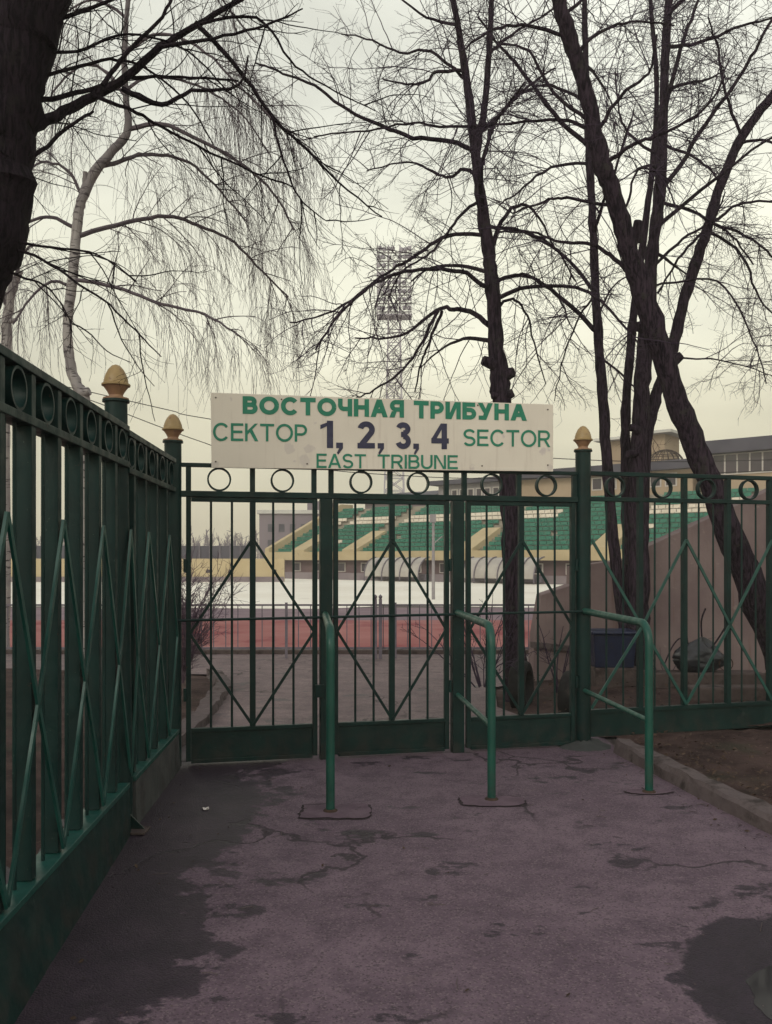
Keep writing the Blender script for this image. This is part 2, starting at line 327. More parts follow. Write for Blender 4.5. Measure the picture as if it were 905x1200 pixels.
# ------------------------------------------------------------------ ground
rng = np.random.default_rng(7)
def sheet(name, poly, z, m, label, cat):
    return MB().add([(x, y, z) for x, y in poly], [tuple(range(len(poly)))]).build(name, m, label=label, cat=cat, kind='structure')
def grid(name, poly_fn, nu, nv, m, label, cat):
    b = MB(); vs = [poly_fn(i / nu, j / nv) for j in range(nv + 1) for i in range(nu + 1)]
    b.add(vs, [(j * (nu + 1) + i, j * (nu + 1) + i + 1, (j + 1) * (nu + 1) + i + 1, (j + 1) * (nu + 1) + i) for j in range(nv) for i in range(nu)])
    return b.build(name, m, smooth=True, label=label, cat=cat, kind='structure')
sheet('ground', [(-300, -60), (300, -60), (300, 400), (-300, 400)], -.03, M['ground'], 'wide flat earth reaching to the horizon under everything else', 'ground')
KERB = [(2.52, -1.5), (2.42, 3.0), (2.235, 4.9), (2.04, 6.0), (1.87, 7.08)]     # inner edge of the kerb
sheet('pavement', [(-2.0, -2.5), (2.6, -2.5), (2.6, 3.0), (2.45, 4.9), (2.2, 6), (1.95, 7.0), (1.95, 7.6), (1.5, 8.3), (1.2, 9.2), (1.35, 10.6), (2.2, 11.6), (7, 12.2), (14, 12.6), (14, 14.3), (-9, 14.3), (-9, 12.4), (-2.4, 11.8), (-1.95, 10.5), (-1.75, 8.2), (-2.0, 7)],
      0, M['asphalt'], 'cracked mauve grey asphalt path with damp patches running through the gate', 'pavement')
sheet('path', [(-1.72, 6.72), (1.80, 7.48), (1.5, 8.3), (1.2, 9.2), (1.35, 10.6), (2.2, 11.6), (7, 12.2), (14, 12.6), (14, 14.29), (-9, 14.29), (-9, 12.4), (-2.4, 11.8), (-1.95, 10.5), (-1.75, 8.2)], .004, M['asphalt_old'],
      'paler worn asphalt path leading from the gate to the low railing', 'path')
sheet('running_track', [(-90, 14.95), (90, 14.95), (90, 22.6), (-90, 22.6)], -.022, M['track'], 'faded red running track behind the low railing', 'track')
sheet('track_verge', [(-90, 22.6), (90, 22.6), (90, 28.3), (-90, 28.3)], -.022, M['verge'], 'bare mauve grey strip between red track and snowy field', 'verge')
b = MB(); x = np.linspace(-110, 90, 90); b.add([(a, 28.3 + rng.normal(0, .5) + .6 * math.sin(a * .31), -.014) for a in x] + [(a, 110, -.014) for a in x], [(i, i + 1, 91 + i, 90 + i) for i in range(89)])
b.build('snow_field', M['snow'], label='snow covered pitch in front of the green stand', cat='field', kind='structure')
def wob(x, y, s=1): return .5 * (math.sin(x * 2.1 + 1.3 * math.sin(y * 1.7)) + math.sin(y * 2.7 + x * 1.1)) * s
def kerbx(y):
    for (xa, ya), (xb, yb) in zip(KERB, KERB[1:]):
        if ya <= y <= yb: return xa + (xb - xa) * (y - ya) / (yb - ya)
    return KERB[-1][0] if y > KERB[-1][1] else KERB[0][0]
def soil_r(u, v):
    y = -1.5 + v * 9.2; x0 = kerbx(min(y, 7.08)) + .12; x = x0 + u * (9 - x0)
    return (x, y, .055 + .05 * u * min(1, 4 * u) + wob(x * 2, y * 2, .012) + rng.normal(0, .008) * (u > 0))
grid('soil_bed', soil_r, 70, 90, M['soil'], 'bare dark earth with leaf litter between kerb and right hand fence', 'soil')
def soil_in(u, v):
    y = 7.72 + v * 4.4; xl = np.interp(y, [7.7, 8.3, 9.2, 10.6, 11.6, 12.2], [1.95, 1.45, 1.15, 1.3, 2.1, 6.5]); x = xl + u * (10 - xl)
    return (x, y, -.02 + .13 * min(1, u * 5) * (1 - .4 * v) + wob(x * 2, y * 2, .015) + rng.normal(0, .01) * (u > 0))
grid('soil_mound', soil_in, 60, 40, M['soil'], 'dark bare earth around the trees behind the fence', 'soil')
def soil_l(u, v):
    y = -1 + v * 13.2; xr = -1.72 if y < 7 else np.interp(y, [7, 8.2, 10.5, 11.8, 12.3], [-1.95, -1.78, -1.98, -2.4, -6]); x = xr - u * (14 + xr)
    return (x, y, -.01 + .05 * min(1, u * 8) + wob(x * 1.5, y * 1.5, .015) + rng.normal(0, .01) * (u > 0))
grid('soil_strip', soil_l, 60, 60, M['soil'], 'dark bare earth behind the left hand fence', 'soil')
# kerb: weathered concrete stones in a line
b = MB(); pts = []
yy = np.linspace(-1.4, 7.06, 90)
vs = []
for y in yy:
    x = kerbx(y); ph = iter(range(9)); r = lambda s=.006: .006 * math.sin(y * 5.3 + 2 * next(ph)) + .004 * math.sin(y * 17) + rng.normal(0, .0022)
    vs += [(x + r(), y, -.02), (x + .012 + r(), y, .075 + r()), (x + .035 + r(), y, .105 + r()), (x + .14 + r(), y, .11 + r()), (x + .17 + r(), y, .08 + r()), (x + .175, y, -.02)]
b.add(vs, [(i * 6 + j, i * 6 + j + 1, (i + 1) * 6 + j + 1, (i + 1) * 6 + j) for i in range(89) for j in range(5)] + [tuple(range(5, -1, -1)), tuple(89 * 6 + j for j in range(6))])
b.build('kerb', M['kerb'], label='worn concrete kerb along the right edge of the asphalt', cat='kerb', kind='structure')
# pale edging stones inside the gate at left
vs = []; b = MB(); yy = np.linspace(7.0, 11.6, 40)
for y in yy:
    x = float(np.interp(y, [7, 8.2, 10.5, 11.8], [-1.74, -1.72, -1.9, -2.3])); r = lambda s=.012: rng.normal(0, s)
    vs += [(x + r(), y, -.01), (x + r(), y, .09 + r()), (x - .16 + r(), y, .1 + r()), (x - .2 + r(), y, -.01)]
b.add(vs, [(i * 4 + j, i * 4 + j + 1, (i + 1) * 4 + j + 1, (i + 1) * 4 + j) for i in range(39) for j in range(3)] + [(3, 2, 1, 0), (156, 157, 158, 159)])
b.build('path_edging', M['kerb'], label='rough pale edging stones left of the path behind the gate', cat='edging', kind='structure')
vs = [(xx, 14.3 + d, z) for xx in np.linspace(-9, 14, 30) for d, z in ((0, -.02), (0, .07), (.16, .075), (.18, -.02))]
MB().add(vs, [(i * 4 + j, i * 4 + j + 1, (i + 1) * 4 + j + 1, (i + 1) * 4 + j) for i in range(29) for j in range(3)]).build('track_kerb', M['slab'], label='dark low kerb under the grey railing', cat='kerb', kind='structure')
# repair patches at the feet of the handrails
def blob(cx, cy, rx, ry, k=40, jit=.06, p=4):
    o = []
    for i in range(k):
        t = 2 * math.pi * i / k; c, s = math.cos(t), math.sin(t); r = (abs(c) ** p + abs(s) ** p) ** (-1 / p) * (1 + rng.normal(0, jit))
        o.append((cx + rx * c * r, cy + ry * s * r))
    return o
PATCH = {0: (-.32, 5.40, .23, .17, 8), 1: (.70, 5.63, .22, .13, 4), 2: (1.80, 5.85, .17, .07, 2)}
for i, wh in enumerate(('near the middle handrail foot, leftmost of three', 'around the foot of the second handrail', 'around the handrail foot beside the kerb')):
    cx, cy, rx, ry, p = PATCH[i]
    o1 = blob(cx, cy, rx, ry, 44, .03, p); ph = rng.uniform(0, 6, 4); o2 = [(cx + (x - cx) * (.94 + .04 * math.sin(j * .43 + ph[0]) + .02 * math.sin(j * 1.3 + ph[1])), cy + (y - cy) * (.90 + .06 * math.sin(j * .37 + ph[2]) + .03 * math.sin(j * 1.1 + ph[3]))) for j, (x, y) in enumerate(o1)]
    b = MB(); b.m = 0; b.add([(x, y, .003) for x, y in o1], [tuple(range(44))]); b.m = 1; b.add([(x, y, .007) for x, y in o2], [tuple(range(44))])
    b.build('asphalt_patch', [M['seam'], M['patch']], label='asphalt repair patch with dark cracked outline ' + wh, cat='patch', kind='structure')
b = MB(); o = []
for i in range(180):
    a_ = 2 * math.pi * i / 180; q = 1 + sum(am * math.sin(k_ * a_ + ph_) for k_, am, ph_ in ((2, .08, 1), (3, .05, 2.2), (5, .03, .4), (9, .016, 3), (16, .010, 1.1), (31, .006, 4))); o.append((1.84 + .50 * q * math.cos(a_), 3.08 + .40 * q * math.sin(a_)))
b.add([(x, y, .0015) for x, y in o], [tuple(range(180))])
b.build('puddle', M['water'], label='small puddle reflecting the sky on the asphalt at lower right', cat='puddle', kind='structure')

# ------------------------------------------------------------------ fences and gate
ZT, ZR = 2.33, 2.105
FIN = [(.074, 0), (.074, .012), (.046, .016), (.040, .03), (.050, .05), (.066, .072), (.072, .080)]
FIN2 = [(.072, .080), (.082, .084), (.083, .094), (.072, .1), (.069, .12), (.060, .15), (.045, .18), (.024, .203), (.0, .212)]
def post_round(root, x, y, ztop, lean=(0, 0), r=.065, finial=True):
    p = MB().tube([(x, y, -.02), (x + lean[0], y + lean[1], ztop)], r, 24).build('post', M['green'], root, True)
    if finial:
        c = (x + lean[0], y + lean[1], ztop)
        f = MB().lathe(c, FIN, 24).build('finial', M['gold_under'], p, True)
        MB().lathe(c, FIN2, 24).build('finial', M['gold'], p, True)
        MB().lathe((c[0], c[1], ztop - .012), [(.078, 0), (.078, .014), (.07, .016)], 24).build('collar', M['green'], p, True)
    return p
class Line:
    def __init__(s, a, b): s.a = np.array((*a, 0.)); d = np.array((*b, 0.)) - s.a; s.L = np.linalg.norm(d); s.d = d / s.L; s.n = np.cross(s.d, UP)
    def at(s, t, z=0, off=0): return s.a + s.d * t + s.n * off + UP * z
    def px(s, px):                   # distance along the line where it is seen at px
        q = (px - 452.5) / FPX; return (q * s.a[1] - s.a[0]) / (s.d[0] - q * s.d[1])
def fence(root, ln, st, bars, apex, z0, z1, zt=ZT, zr=ZR, barw=.05, bard=.05, ringd=.045, raild=.055):
    g = M['green']; d, n = ln.d, ln.n
    a, e = st[0], st[-1]
    MB().bar(ln.at(a, zt), ln.at(e, zt), n, raild, .035).build('top_rail', g, root, bevel=.003)
    MB().bar(ln.at(a, zr), ln.at(e, zr), n, raild, .036).build('lower_rail', g, root, bevel=.003)
    for i in bars: MB().bar(ln.at(st[i], z1 + .002), ln.at(st[i], zt - .0185), n, bard, barw * .9).build('upright', g, root, bevel=.003)
    for q0, q1 in zip(st, st[1:]):
        for k in (1, 2):
            q = q0 + (q1 - q0) * k / 3 ; MB().tube([ln.at(q, z1 + .002), ln.at(q, zr - .018)], .0085, 8).build('rod', g, root, True)
        MB().ring(ln.at((q0 + q1) / 2, (zt + zr) / 2), n, d, (zt - zr - .036) / 2, .012, ringd).build('ring', g, root, True)
    zm, za, zb = 1.01, 1.77, z1 + .02
    for i in range(len(st) - 1):
        hi, lo = (i, i + 1) if i in apex else (i + 1, i)
        for zz in (za, zb): MB().bar(ln.at(st[hi], zz, raild / 2 + .008), ln.at(st[lo], zm, raild / 2 + .008), n, .012, .024).build('brace', M['lit_green'], root)
# left fence
LX = lambda y: -1.265 - .058 * y
LF = Line((LX(2.40), 2.40), (LX(6.6), 6.6)); ky = LF.d[1]
sY = lambda ys: [(y - 2.40) / ky for y in ys]
fl = thing('fence', (LX(5.03), 5.03, 0), 'tall green metal fence running along the left edge towards the gate', 'fence')
st1 = sY([2.40, 2.81, 3.135, 3.46, 3.785, 4.11, 4.435, 4.76, 5.03]); st2 = sY([5.03, 5.2, 5.51, 5.85, 6.19, 6.5])
fence(fl, LF, st1, range(1, 8), {2, 4, 6, 8}, .05, .30, 2.365, 2.155, .055, .075, .078, .092)
fence(fl, LF, st2, range(1, 5), {0, 2, 4}, .05, .30, 2.345, 2.125, .055, .075, .078, .092)
pl = post_round(fl, LX(5.03), 5.03, 2.535, (-.035, 0))
post_round(fl, LX(2.40), 2.40, 2.54)
MB().box(LX(5.03) - .02, LX(5.03) + .16, 4.93, 5.06, 0.004, .018).build('foot_plate', M['slab'], pl, bevel=.003)
MB().prism([(LX(5.03) + .05, 5.0, .018), (LX(5.03) + .14, 5.0, .018), (LX(5.03) + .05, 5.0, .11)], (0, .012, 0)).build('gusset', M['green'], pl)
def plinth(name, s0, s1, f0, f1, m, top, paint):
    b = MB(); k = 30; vs = []
    for i in range(k + 1):
        q = s0 + (s1 - s0) * i / k; f = f0 + (f1 - f0) * i / k; r = lambda: rng.normal(0, .002)
        vs += [LF.at(q, -.03, .075 + f), LF.at(q, .10 + .012 * math.sin(q * 4.1) + r(), .068 + r() + f * .62), LF.at(q, top, .062), LF.at(q, top, -.08), LF.at(q, -.03, -.1)]
    b.add(vs, [(i * 5 + j, i * 5 + j + 1, (i + 1) * 5 + j + 1, (i + 1) * 5 + j) for i in range(k) for j in range(4)] + [(4, 3, 2, 1, 0), tuple(k * 5 + j for j in range(5))])
    b.mi = [1 if paint and n < 4 * k and n % 4 in (0, 1) else 0 for n in range(len(b.mi))]
    return b.build(name, [m, M['green']], fl)
plinth('plinth', sY([2.0])[0], sY([4.95])[0], .13, .0, M['concrete'], .268, True)
plinth('plinth', sY([5.11])[0], sY([6.5])[0], .0, .0, M['concrete'], .268, False)
MB().bar(LF.at(sY([2.45])[0], .285, .005), LF.at(sY([4.96])[0], .285, .005), LF.n, .12, .028).build('bottom_rail', M['lit_green'], fl, bevel=.003)
MB().bar(LF.at(sY([5.1])[0], .285, .005), LF.at(sY([6.52])[0], .285, .005), LF.n, .12, .028).build('bottom_rail', M['lit_green'], fl, bevel=.003)

# gate frame, leaves
A0, A3 = (-1.648, 6.6), (1.69, 7.32)
GL = Line(A0, A3)
gf = thing('gateway', (*A0, 0), 'green gateway of two tall finial posts joined by a row of rings along the top', 'gateway')
s1, s2 = GL.px(382), GL.px(536)
post_round(gf, *A0, 2.51); p3 = post_round(gf, *A3, 2.53)
MB().bar(GL.at(.06, ZT), GL.at(GL.L - .06, ZT), GL.n, .05, .03).build('top_rail', M['green'], gf, bevel=.003)
MB().bar(GL.at(.06, ZR), GL.at(GL.L - .06, ZR), GL.n, .07, .045).build('lower_rail', M['green'], gf, bevel=.003)
for s in (s1, s2): MB().bar(GL.at(s, -.02), GL.at(s, ZR - .024), GL.n, .09, .098).build('post', M['green'], gf, bevel=.005)
ups = [GL.px(q) for q in (221, 296, 368, 388, 457, 523, 544, 608, 673)]
for q in ups: MB().bar(GL.at(q, ZR + .024), GL.at(q, ZT - .016), GL.n, .035, .04).build('upright', M['green'], gf)
for q in (257, 331, 423, 490, 576, 640):
    MB().ring(GL.at(GL.px(q), (ZT + ZR + .008) / 2), GL.n, GL.d, (ZT - ZR - .04) / 2, .013, .05).build('ring', M['green'], gf, True)
fp = MB(); vs = []; k = 22
for r, z in ((.25, -.01), (.19, .02), (.13, .038), (.085, .05), (.06, .05)):
    for i in range(k): t = 2 * math.pi * i / k; q = r * (1 + rng.normal(0, .05)); vs.append((A3[0] + q * math.cos(t), A3[1] + q * math.sin(t), z * (1 + rng.normal(0, .15))))
fp.add(vs, [(j * k + i, j * k + (i + 1) % k, (j + 1) * k + (i + 1) % k, (j + 1) * k + i) for j in range(4) for i in range(k)])
fp.build('concrete_collar', M['concrete'], p3, True)
LEAF = [('left', GL.px(218), GL.px(372)), ('middle', GL.px(390.5), GL.px(526)), ('right', GL.px(546), GL.px(673.5))]
lab = {'left': 'leftmost green gate leaf with diamond bracing, next to the corner post', 'middle': 'central green gate leaf with diamond bracing under the sign', 'right': 'rightmost green gate leaf with diamond bracing, in front of a trunk'}
for nm, a, e in LEAF:
    g = M['green']; n = GL.n; c = (a + e) / 2
    lf = thing('gate_leaf', GL.at(c), lab[nm], 'gate', 'gate leaves under the sign')
    zt, z0, z1 = 2.068, .03, .27
    for q in (a + .02, e - .02): MB().bar(GL.at(q, z0), GL.at(q, zt + .012), n, .045, .038).build('stile', g, lf, bevel=.003)
    MB().bar(GL.at(a + .04, zt - .005), GL.at(e - .04, zt - .005), n, .044, .034).build('top_rail', g, lf, bevel=.003)
    MB().bar(GL.at(c, z1 + .016), GL.at(c, zt - .023), n, .043, .045).build('mullion', g, lf, bevel=.003)
    MB().bar(GL.at(a + .04, (z0 + z1) / 2), GL.at(e - .04, (z0 + z1) / 2), n, .012, z1 - z0 - .03).build('kick_panel', g, lf)
    MB().bar(GL.at(a + .04, z1), GL.at(e - .04, z1), n, .046, .028).build('middle_rail', g, lf, bevel=.003)
    MB().bar(GL.at(a + .04, z0), GL.at(e - .04, z0), n, .05, .03).build('bottom_rail', g, lf, bevel=.003)
    for q0, q1 in ((a + .03, c), (c, e - .03)):
        for k in (1, 2):
            q = q0 + (q1 - q0) * k / 3 ; MB().tube([GL.at(q, z1), GL.at(q, zt - .02)], .0095, 8).build('rod', g, lf, True)
        o_ = q0 if q0 != c else q1
        for z in (1.76, z1 + .02): MB().bar(GL.at(c, z, .026), GL.at(o_, 1.02, .026), n, .010, .022).build('brace', g, lf)
    h = a if nm == 'left' else (e if nm == 'right' else e)
    for z in (.55, 1.55): MB().tube([GL.at(h + (-.006 if h == a else .006), z - .05, .03), GL.at(h + (-.006 if h == a else .006), z + .05, .03)], .013, 10).build('hinge', g, lf, True)
    if nm == 'left':
        MB().bar(GL.at(e + .012, .50, .052), GL.at(e + .012, .60, .052), n, .03, .075).build('lock', M['green'], lf, bevel=.004)
MB().tube([GL.at(.02, 1.128, .088), GL.at(GL.L * .5, 1.142, .075), GL.at(GL.L + .02, 1.155, .088), GL.at(GL.L + .075, 1.15, .10)], .0105, 10).build('locking_rod', M['green'], smooth=True, label='long thin horizontal rod across all gate leaves at waist height', cat='rod')
# sign
SLn = Line(tuple(GL.at(GL.px(247), 0, .075)[:2]), tuple(GL.at(GL.px(648.5), 0, .075)[:2]))
# board corners on its plane, as read
def onboard(px, py, off=0):
    s = SLn.px(px); p = SLn.at(s); Y = p[1]; return s, CAMH + (HOR - py) / FPX * Y
sg = thing('sign', SLn.at(SLn.L / 2, 2.6), 'wide white board with green ВОСТОЧНАЯ ТРИБУНА lettering above the gate', 'sign')
pt = lambda px, py: SLn.at(*onboard(px, py))
M['board'] = m_board([(pt(339, 527), .045), (pt(363, 526), .04), (pt(357, 539), .055), (pt(252, 544), .03), (pt(644, 548), .03)])
cs = [onboard(247, 460), onboard(648.5, 474), onboard(648.5, 552.5), onboard(248, 548)]
MB().prism([SLn.at(s, z, 0) for s, z in cs], -SLn.n * .02).build('board', M['board'], sg, bevel=.002)
for s in (.35, 1.45, 2.5): MB().bar(SLn.at(s, ZT + .018, -.055), SLn.at(s, 2.84, -.055), SLn.n, .03, .04).build('bracket', M['green'], sg)
def glyph(ch, w):
    """(width, polygons) of a plain grotesque capital of height 1 and stroke w, drawn from strokes"""
    h = w / 2; A = []; wa = w * 1.12
    def q(*p): A.append([tuple(a) for a in p])
    def hb(x0, x1, y): q((x0, y - h), (x1, y - h), (x1, y + h), (x0, y + h))
    def vb(x, y0=0, y1=1): q((x - h, y0), (x + h, y0), (x + h, y1), (x - h, y1))
    def path(pts):
        pts = np.array(pts, float); tg = np.gradient(pts, axis=0); tg /= np.linalg.norm(tg, axis=1, keepdims=True); nn = np.stack((-tg[:, 1], tg[:, 0]), 1) * h
        l, r = pts + nn, pts - nn
        for i in range(len(pts) - 1): A.append([tuple(r[i]), tuple(r[i + 1]), tuple(l[i + 1]), tuple(l[i])])
    def arc(cx, cy, rx, ry, a0, a1, n=22): return [(cx + rx * math.cos(R(a)), cy + ry * math.sin(R(a))) for a in np.linspace(a0, a1, n)]
    def bowl(y0, y1, X, x0=None):
        ry = (y1 - y0) / 2; rx = min(ry * 1.05, X - h - w); path([(w * .9 if x0 is None else x0, y1), (X - h - rx - .01, y1)] + arc(X - h - rx, (y0 + y1) / 2, rx, ry, 90, -90) + [(X - h - rx - .01, y0), (w * .9 if x0 is None else x0, y0)])
    def mirror(X):
        for k, p in enumerate(A): A[k] = [(X - a, b_) for a, b_ in p][::-1]
    if ch in 'ТT': X = .78 + .2 * w; hb(0, X, 1 - h); vb(X / 2, 0, 1 - w)
    elif ch in 'ЕE': X = .66 + .3 * w; vb(h); hb(w, X, h); hb(w, X - .05, .52); hb(w, X, 1 - h)
    elif ch == 'I': X = w; vb(h)
    elif ch in 'НH': X = .72 + .5 * w; vb(h); vb(X - h); hb(w, X - w, .53)
    elif ch in 'ОO': X = .92 + .5 * w; path(arc(X / 2, .5, X / 2 - h, .515 - h, 0, 360, 44))
    elif ch in 'СC': X = .86 + .4 * w; path(arc(X / 2 + .02, .5, X / 2 - h + .01, .515 - h, 38, 322, 36))
    elif ch in 'РP': X = .68 + .3 * w; vb(h); bowl(.42, 1 - h, X)
    elif ch in 'RЯ':
        X = .74 + .35 * w; vb(h); bowl(.46, 1 - h, X - .03); q((X - .42, .46 - h + .01), (X - wa - .01, 0), (X, 0), (X - .42 + wa, .46 - h + .02))
        if ch == 'Я': mirror(X)
    elif ch in 'ВB': X = .70 + .35 * w; vb(h); bowl(.525, 1 - h, X - .05); bowl(h, .525, X)
    elif ch == 'Б': X = .70 + .35 * w; vb(h); hb(w, X - .06, 1 - h); bowl(h, .565, X)
    elif ch == 'Ч': X = .68 + .4 * w; vb(X - h); path([(h, 1), (h, .66)] + arc(h + .2, .62, .2, .2, 180, 270, 12) + [(h + .25, .42), (X - w * .8, .42)])
    elif ch in 'АA': X = .86 + .4 * w; q((0, 0), (wa, 0), (X / 2 + wa * .5, 1), (X / 2 - wa * .5, 1)); q((X - wa, 0), (X, 0), (X / 2 + wa * .5, 1), (X / 2 - wa * .5, 1)); hb(X * .2, X * .8, .22 + h)
    elif ch in 'ИN':
        X = .74 + .5 * w; vb(h); vb(X - h); q((w * .4, 0), (w * 1.35, 0), (X - w * .4, 1), (X - w * 1.35, 1))
        if ch == 'N': mirror(X)
    elif ch == 'У': X = .76 + .4 * w; q((X * .24, 0), (X * .24 + wa, 0), (X, 1), (X - wa, 1)); q((X * .44, .32), (X * .44 + wa * .7, .42), (wa, 1), (0, 1)); hb(X * .06, X * .27 + wa * .6, h)
    elif ch == 'К': X = .70 + .4 * w; vb(h); q((w * .9, .36), (w * .9, .58), (X - wa * 1.25, 1), (X - .03, 1)); q((X - wa * 1.2, 0), (X, 0), (w + .18 + w * .6, .66), (w + .12, .52))
    elif ch == 'U': X = .72 + .4 * w; path([(h, 1), (h, .36)] + arc(X / 2, .34, X / 2 - h, .352 - h, 180, 360, 26) + [(X - h, .36), (X - h, 1)])
    elif ch == 'S': X = .70 + .35 * w; ry = (.515 - h) / 2; path(arc(X / 2, .5 + ry, X / 2 - h - .01, ry, 22, 270, 26) + arc(X / 2, .5 - ry, X / 2 - h, ry, 90, -158, 26)[1:])
    elif ch == '1': X = .42; vb(X - h); q((0, .68), (X - w, .80), (X - w * .6, 1), (X - w * .9, 1), (X - w, .93), (0, .84))
    elif ch == '2': X = .62; path(arc(X / 2, .70, X / 2 - h, .31 - h, 168, -38, 24) + [(h * 1.5, w * .75)]); hb(0, X, h)
    elif ch == '3': X = .62; path(arc(X / 2, .755, X / 2 - h - .02, .255 - h, 165, -88, 22)); path(arc(X / 2, .285, X / 2 - h, .295 - h, 88, -165, 24)); hb(X * .36, X * .56, .545)
    elif ch == '4': X = .66; x = X * .74; vb(x); hb(0, X, .22 + h); q((0, .22 + w * .8), (w * .9, .22 + w * .8), (x - h + .01, .78), (x - h + .01, 1), (x - h - .03, 1))
    elif ch == ',': X = w * 1.1; q((0, 0), (X, 0), (X, w), (0, w)); q((X * .45, 0), (.1 * X, -.17), (X * .3, -.24), (X, 0))
    else: X = .34
    return X, A
def lettering(body, x0, x1, yt0, yb0, yt1, yb1, m, w, sp=.12):
    # cap top and baseline heights read at the left and right end of the line
    sa, za1 = onboard(x0, yt0); _, za0 = onboard(x0, yb0); sb, zb1 = onboard(x1, yt1); _, zb0 = onboard(x1, yb1)
    gl = []; x = 0
    for ch in body: X, A = glyph(ch, w); gl.append((x, A)); x += X + sp
    x -= sp; b = MB(); e = .003
    for gx, A in gl:
        for k, poly in enumerate(A):
            pts = []
            for qx, qy in poly:
                u = (gx + qx) / x; z0 = za0 + (zb0 - za0) * u; z1 = za1 + (zb1 - za1) * u; pts.append(SLn.at(sa + (sb - sa) * u, z0 + (z1 - z0) * qy, e + .00012 * (k % 7)))
            b.add(pts, [tuple(range(len(pts)))])
    return b.build('lettering', m, sg)
for px, py in ((253, 466), (253, 541), (360, 543.5), (330, 468), (470, 546), (565, 546), (642, 480), (642, 545), (560, 475)):
    c = SLn.at(*onboard(px, py)); MB().tube([c, c + SLn.n * .005], .006, 8).build('screw', M['rust'], sg)
G, V = M['txtgreen'], M['txtnavy']
lettering('ВОСТОЧНАЯ', 284.5, 473.5, 464.2, 485, 469, 489.5, G, .25, .09)
lettering('ТРИБУНА', 485, 617.5, 469.5, 490.2, 474, 493.2, G, .25, .09)
lettering('СЕКТОР', 249.5, 360, 495.5, 516.6, 497.5, 517.8, G, .145, .1)
for d_, x0_, x1_ in (('1,', 375.5, 402), ('2,', 419, 450), ('3,', 463.5, 491)): u_ = (x0_ - 375) / 151; lettering(d_, x0_, x1_, 492.8 + 3.7 * u_, 525 + 1.5 * u_, 493.4 + 3.7 * u_, 525.3 + 1.5 * u_, V, .205, .10)
lettering('4', 505.5, 526, 496, 526.2, 496.5, 526.5, V, .205)
lettering('SECTOR', 543, 645, 503, 522.5, 504.5, 524, G, .145, .1)
lettering('EAST', 371, 429, 531.5, 548.4, 532.3, 548.9, G, .15, .09)
lettering('TRIBUNE', 442.5, 536.5, 532.5, 549, 533.5, 549.8, G, .15, .1)
# right fence
B1 = (3.56, 7.806); RF = Line(A3, (A3[0] + .9677 * 4.0, A3[1] + .252 * 4.0))
fr = thing('fence', (*RF.at(1)[:2], 0), 'green metal fence right of the gate in front of the leaning trunk', 'fence')
st = [.06, .546, .985, 1.43, 1.872, 2.31, 2.75, 3.19, 3.63, 4.0]
fence(fr, RF, st, range(1, 9), {0, 2, 4, 6, 8}, .06, .30, 2.335, 2.115, .046)
MB().bar(RF.at(.06, .18), RF.at(4.0, .18), RF.n, .012, .22).build('base_panel', M['green'], fr)
MB().bar(RF.at(.06, .29), RF.at(4.0, .29), RF.n, .05, .03).build('bottom_rail', M['green'], fr)
post_round(fr, *RF.at(4.05)[:2], 2.53)

# handrails in front of the gate
HR = [(-.352, 5.40, GL.at(s1), 'leftmost bent green tube handrail, pointing straight at the viewer'), (.70, 5.66, GL.at(s2), 'middle bent green tube handrail with a lower bar, in front of the gate'), (1.80, 5.84, GL.at(GL.L), 'rightmost bent green tube handrail with a lower bar, beside the kerb')]
for x, y, pp, l in HR:
    h = thing('handrail', (x, y, 0), l, 'handrail', 'handrails in front of the gate')
    px_, py_ = pp[0], pp[1] - .055; dx, dy = px_ - x, py_ - y; Ld = math.hypot(dx, dy); dx, dy = dx / Ld, dy / Ld
    zt = 1.155; r = .14; pts = [(px_, py_, zt), (px_ - dx * (Ld - r) * .5, py_ - dy * (Ld - r) * .5, zt)]
    for i in range(9):
        t = R(90 * i / 8); q = r - r * math.sin(t); pts.append((x + dx * q, y + dy * q, zt - r + r * math.cos(t)))
    pts.append((x, y, -.02))
    MB().tube(pts, .028, 16).build('tube', M['rail_green'], h, True)
    if x > 0: MB().tube([(px_, py_, .48), (x + dx * .02, y + dy * .02, .49)], .019, 12).build('lower_bar', M['rail_green'], h, True)
    MB().lathe((x, y, .002), [(.05, 0), (.042, .012), (.03, .018)], 16).build('foot_ring', M['rust'], h, True)  # rusty ring, colour darkened for contact shade at the foot

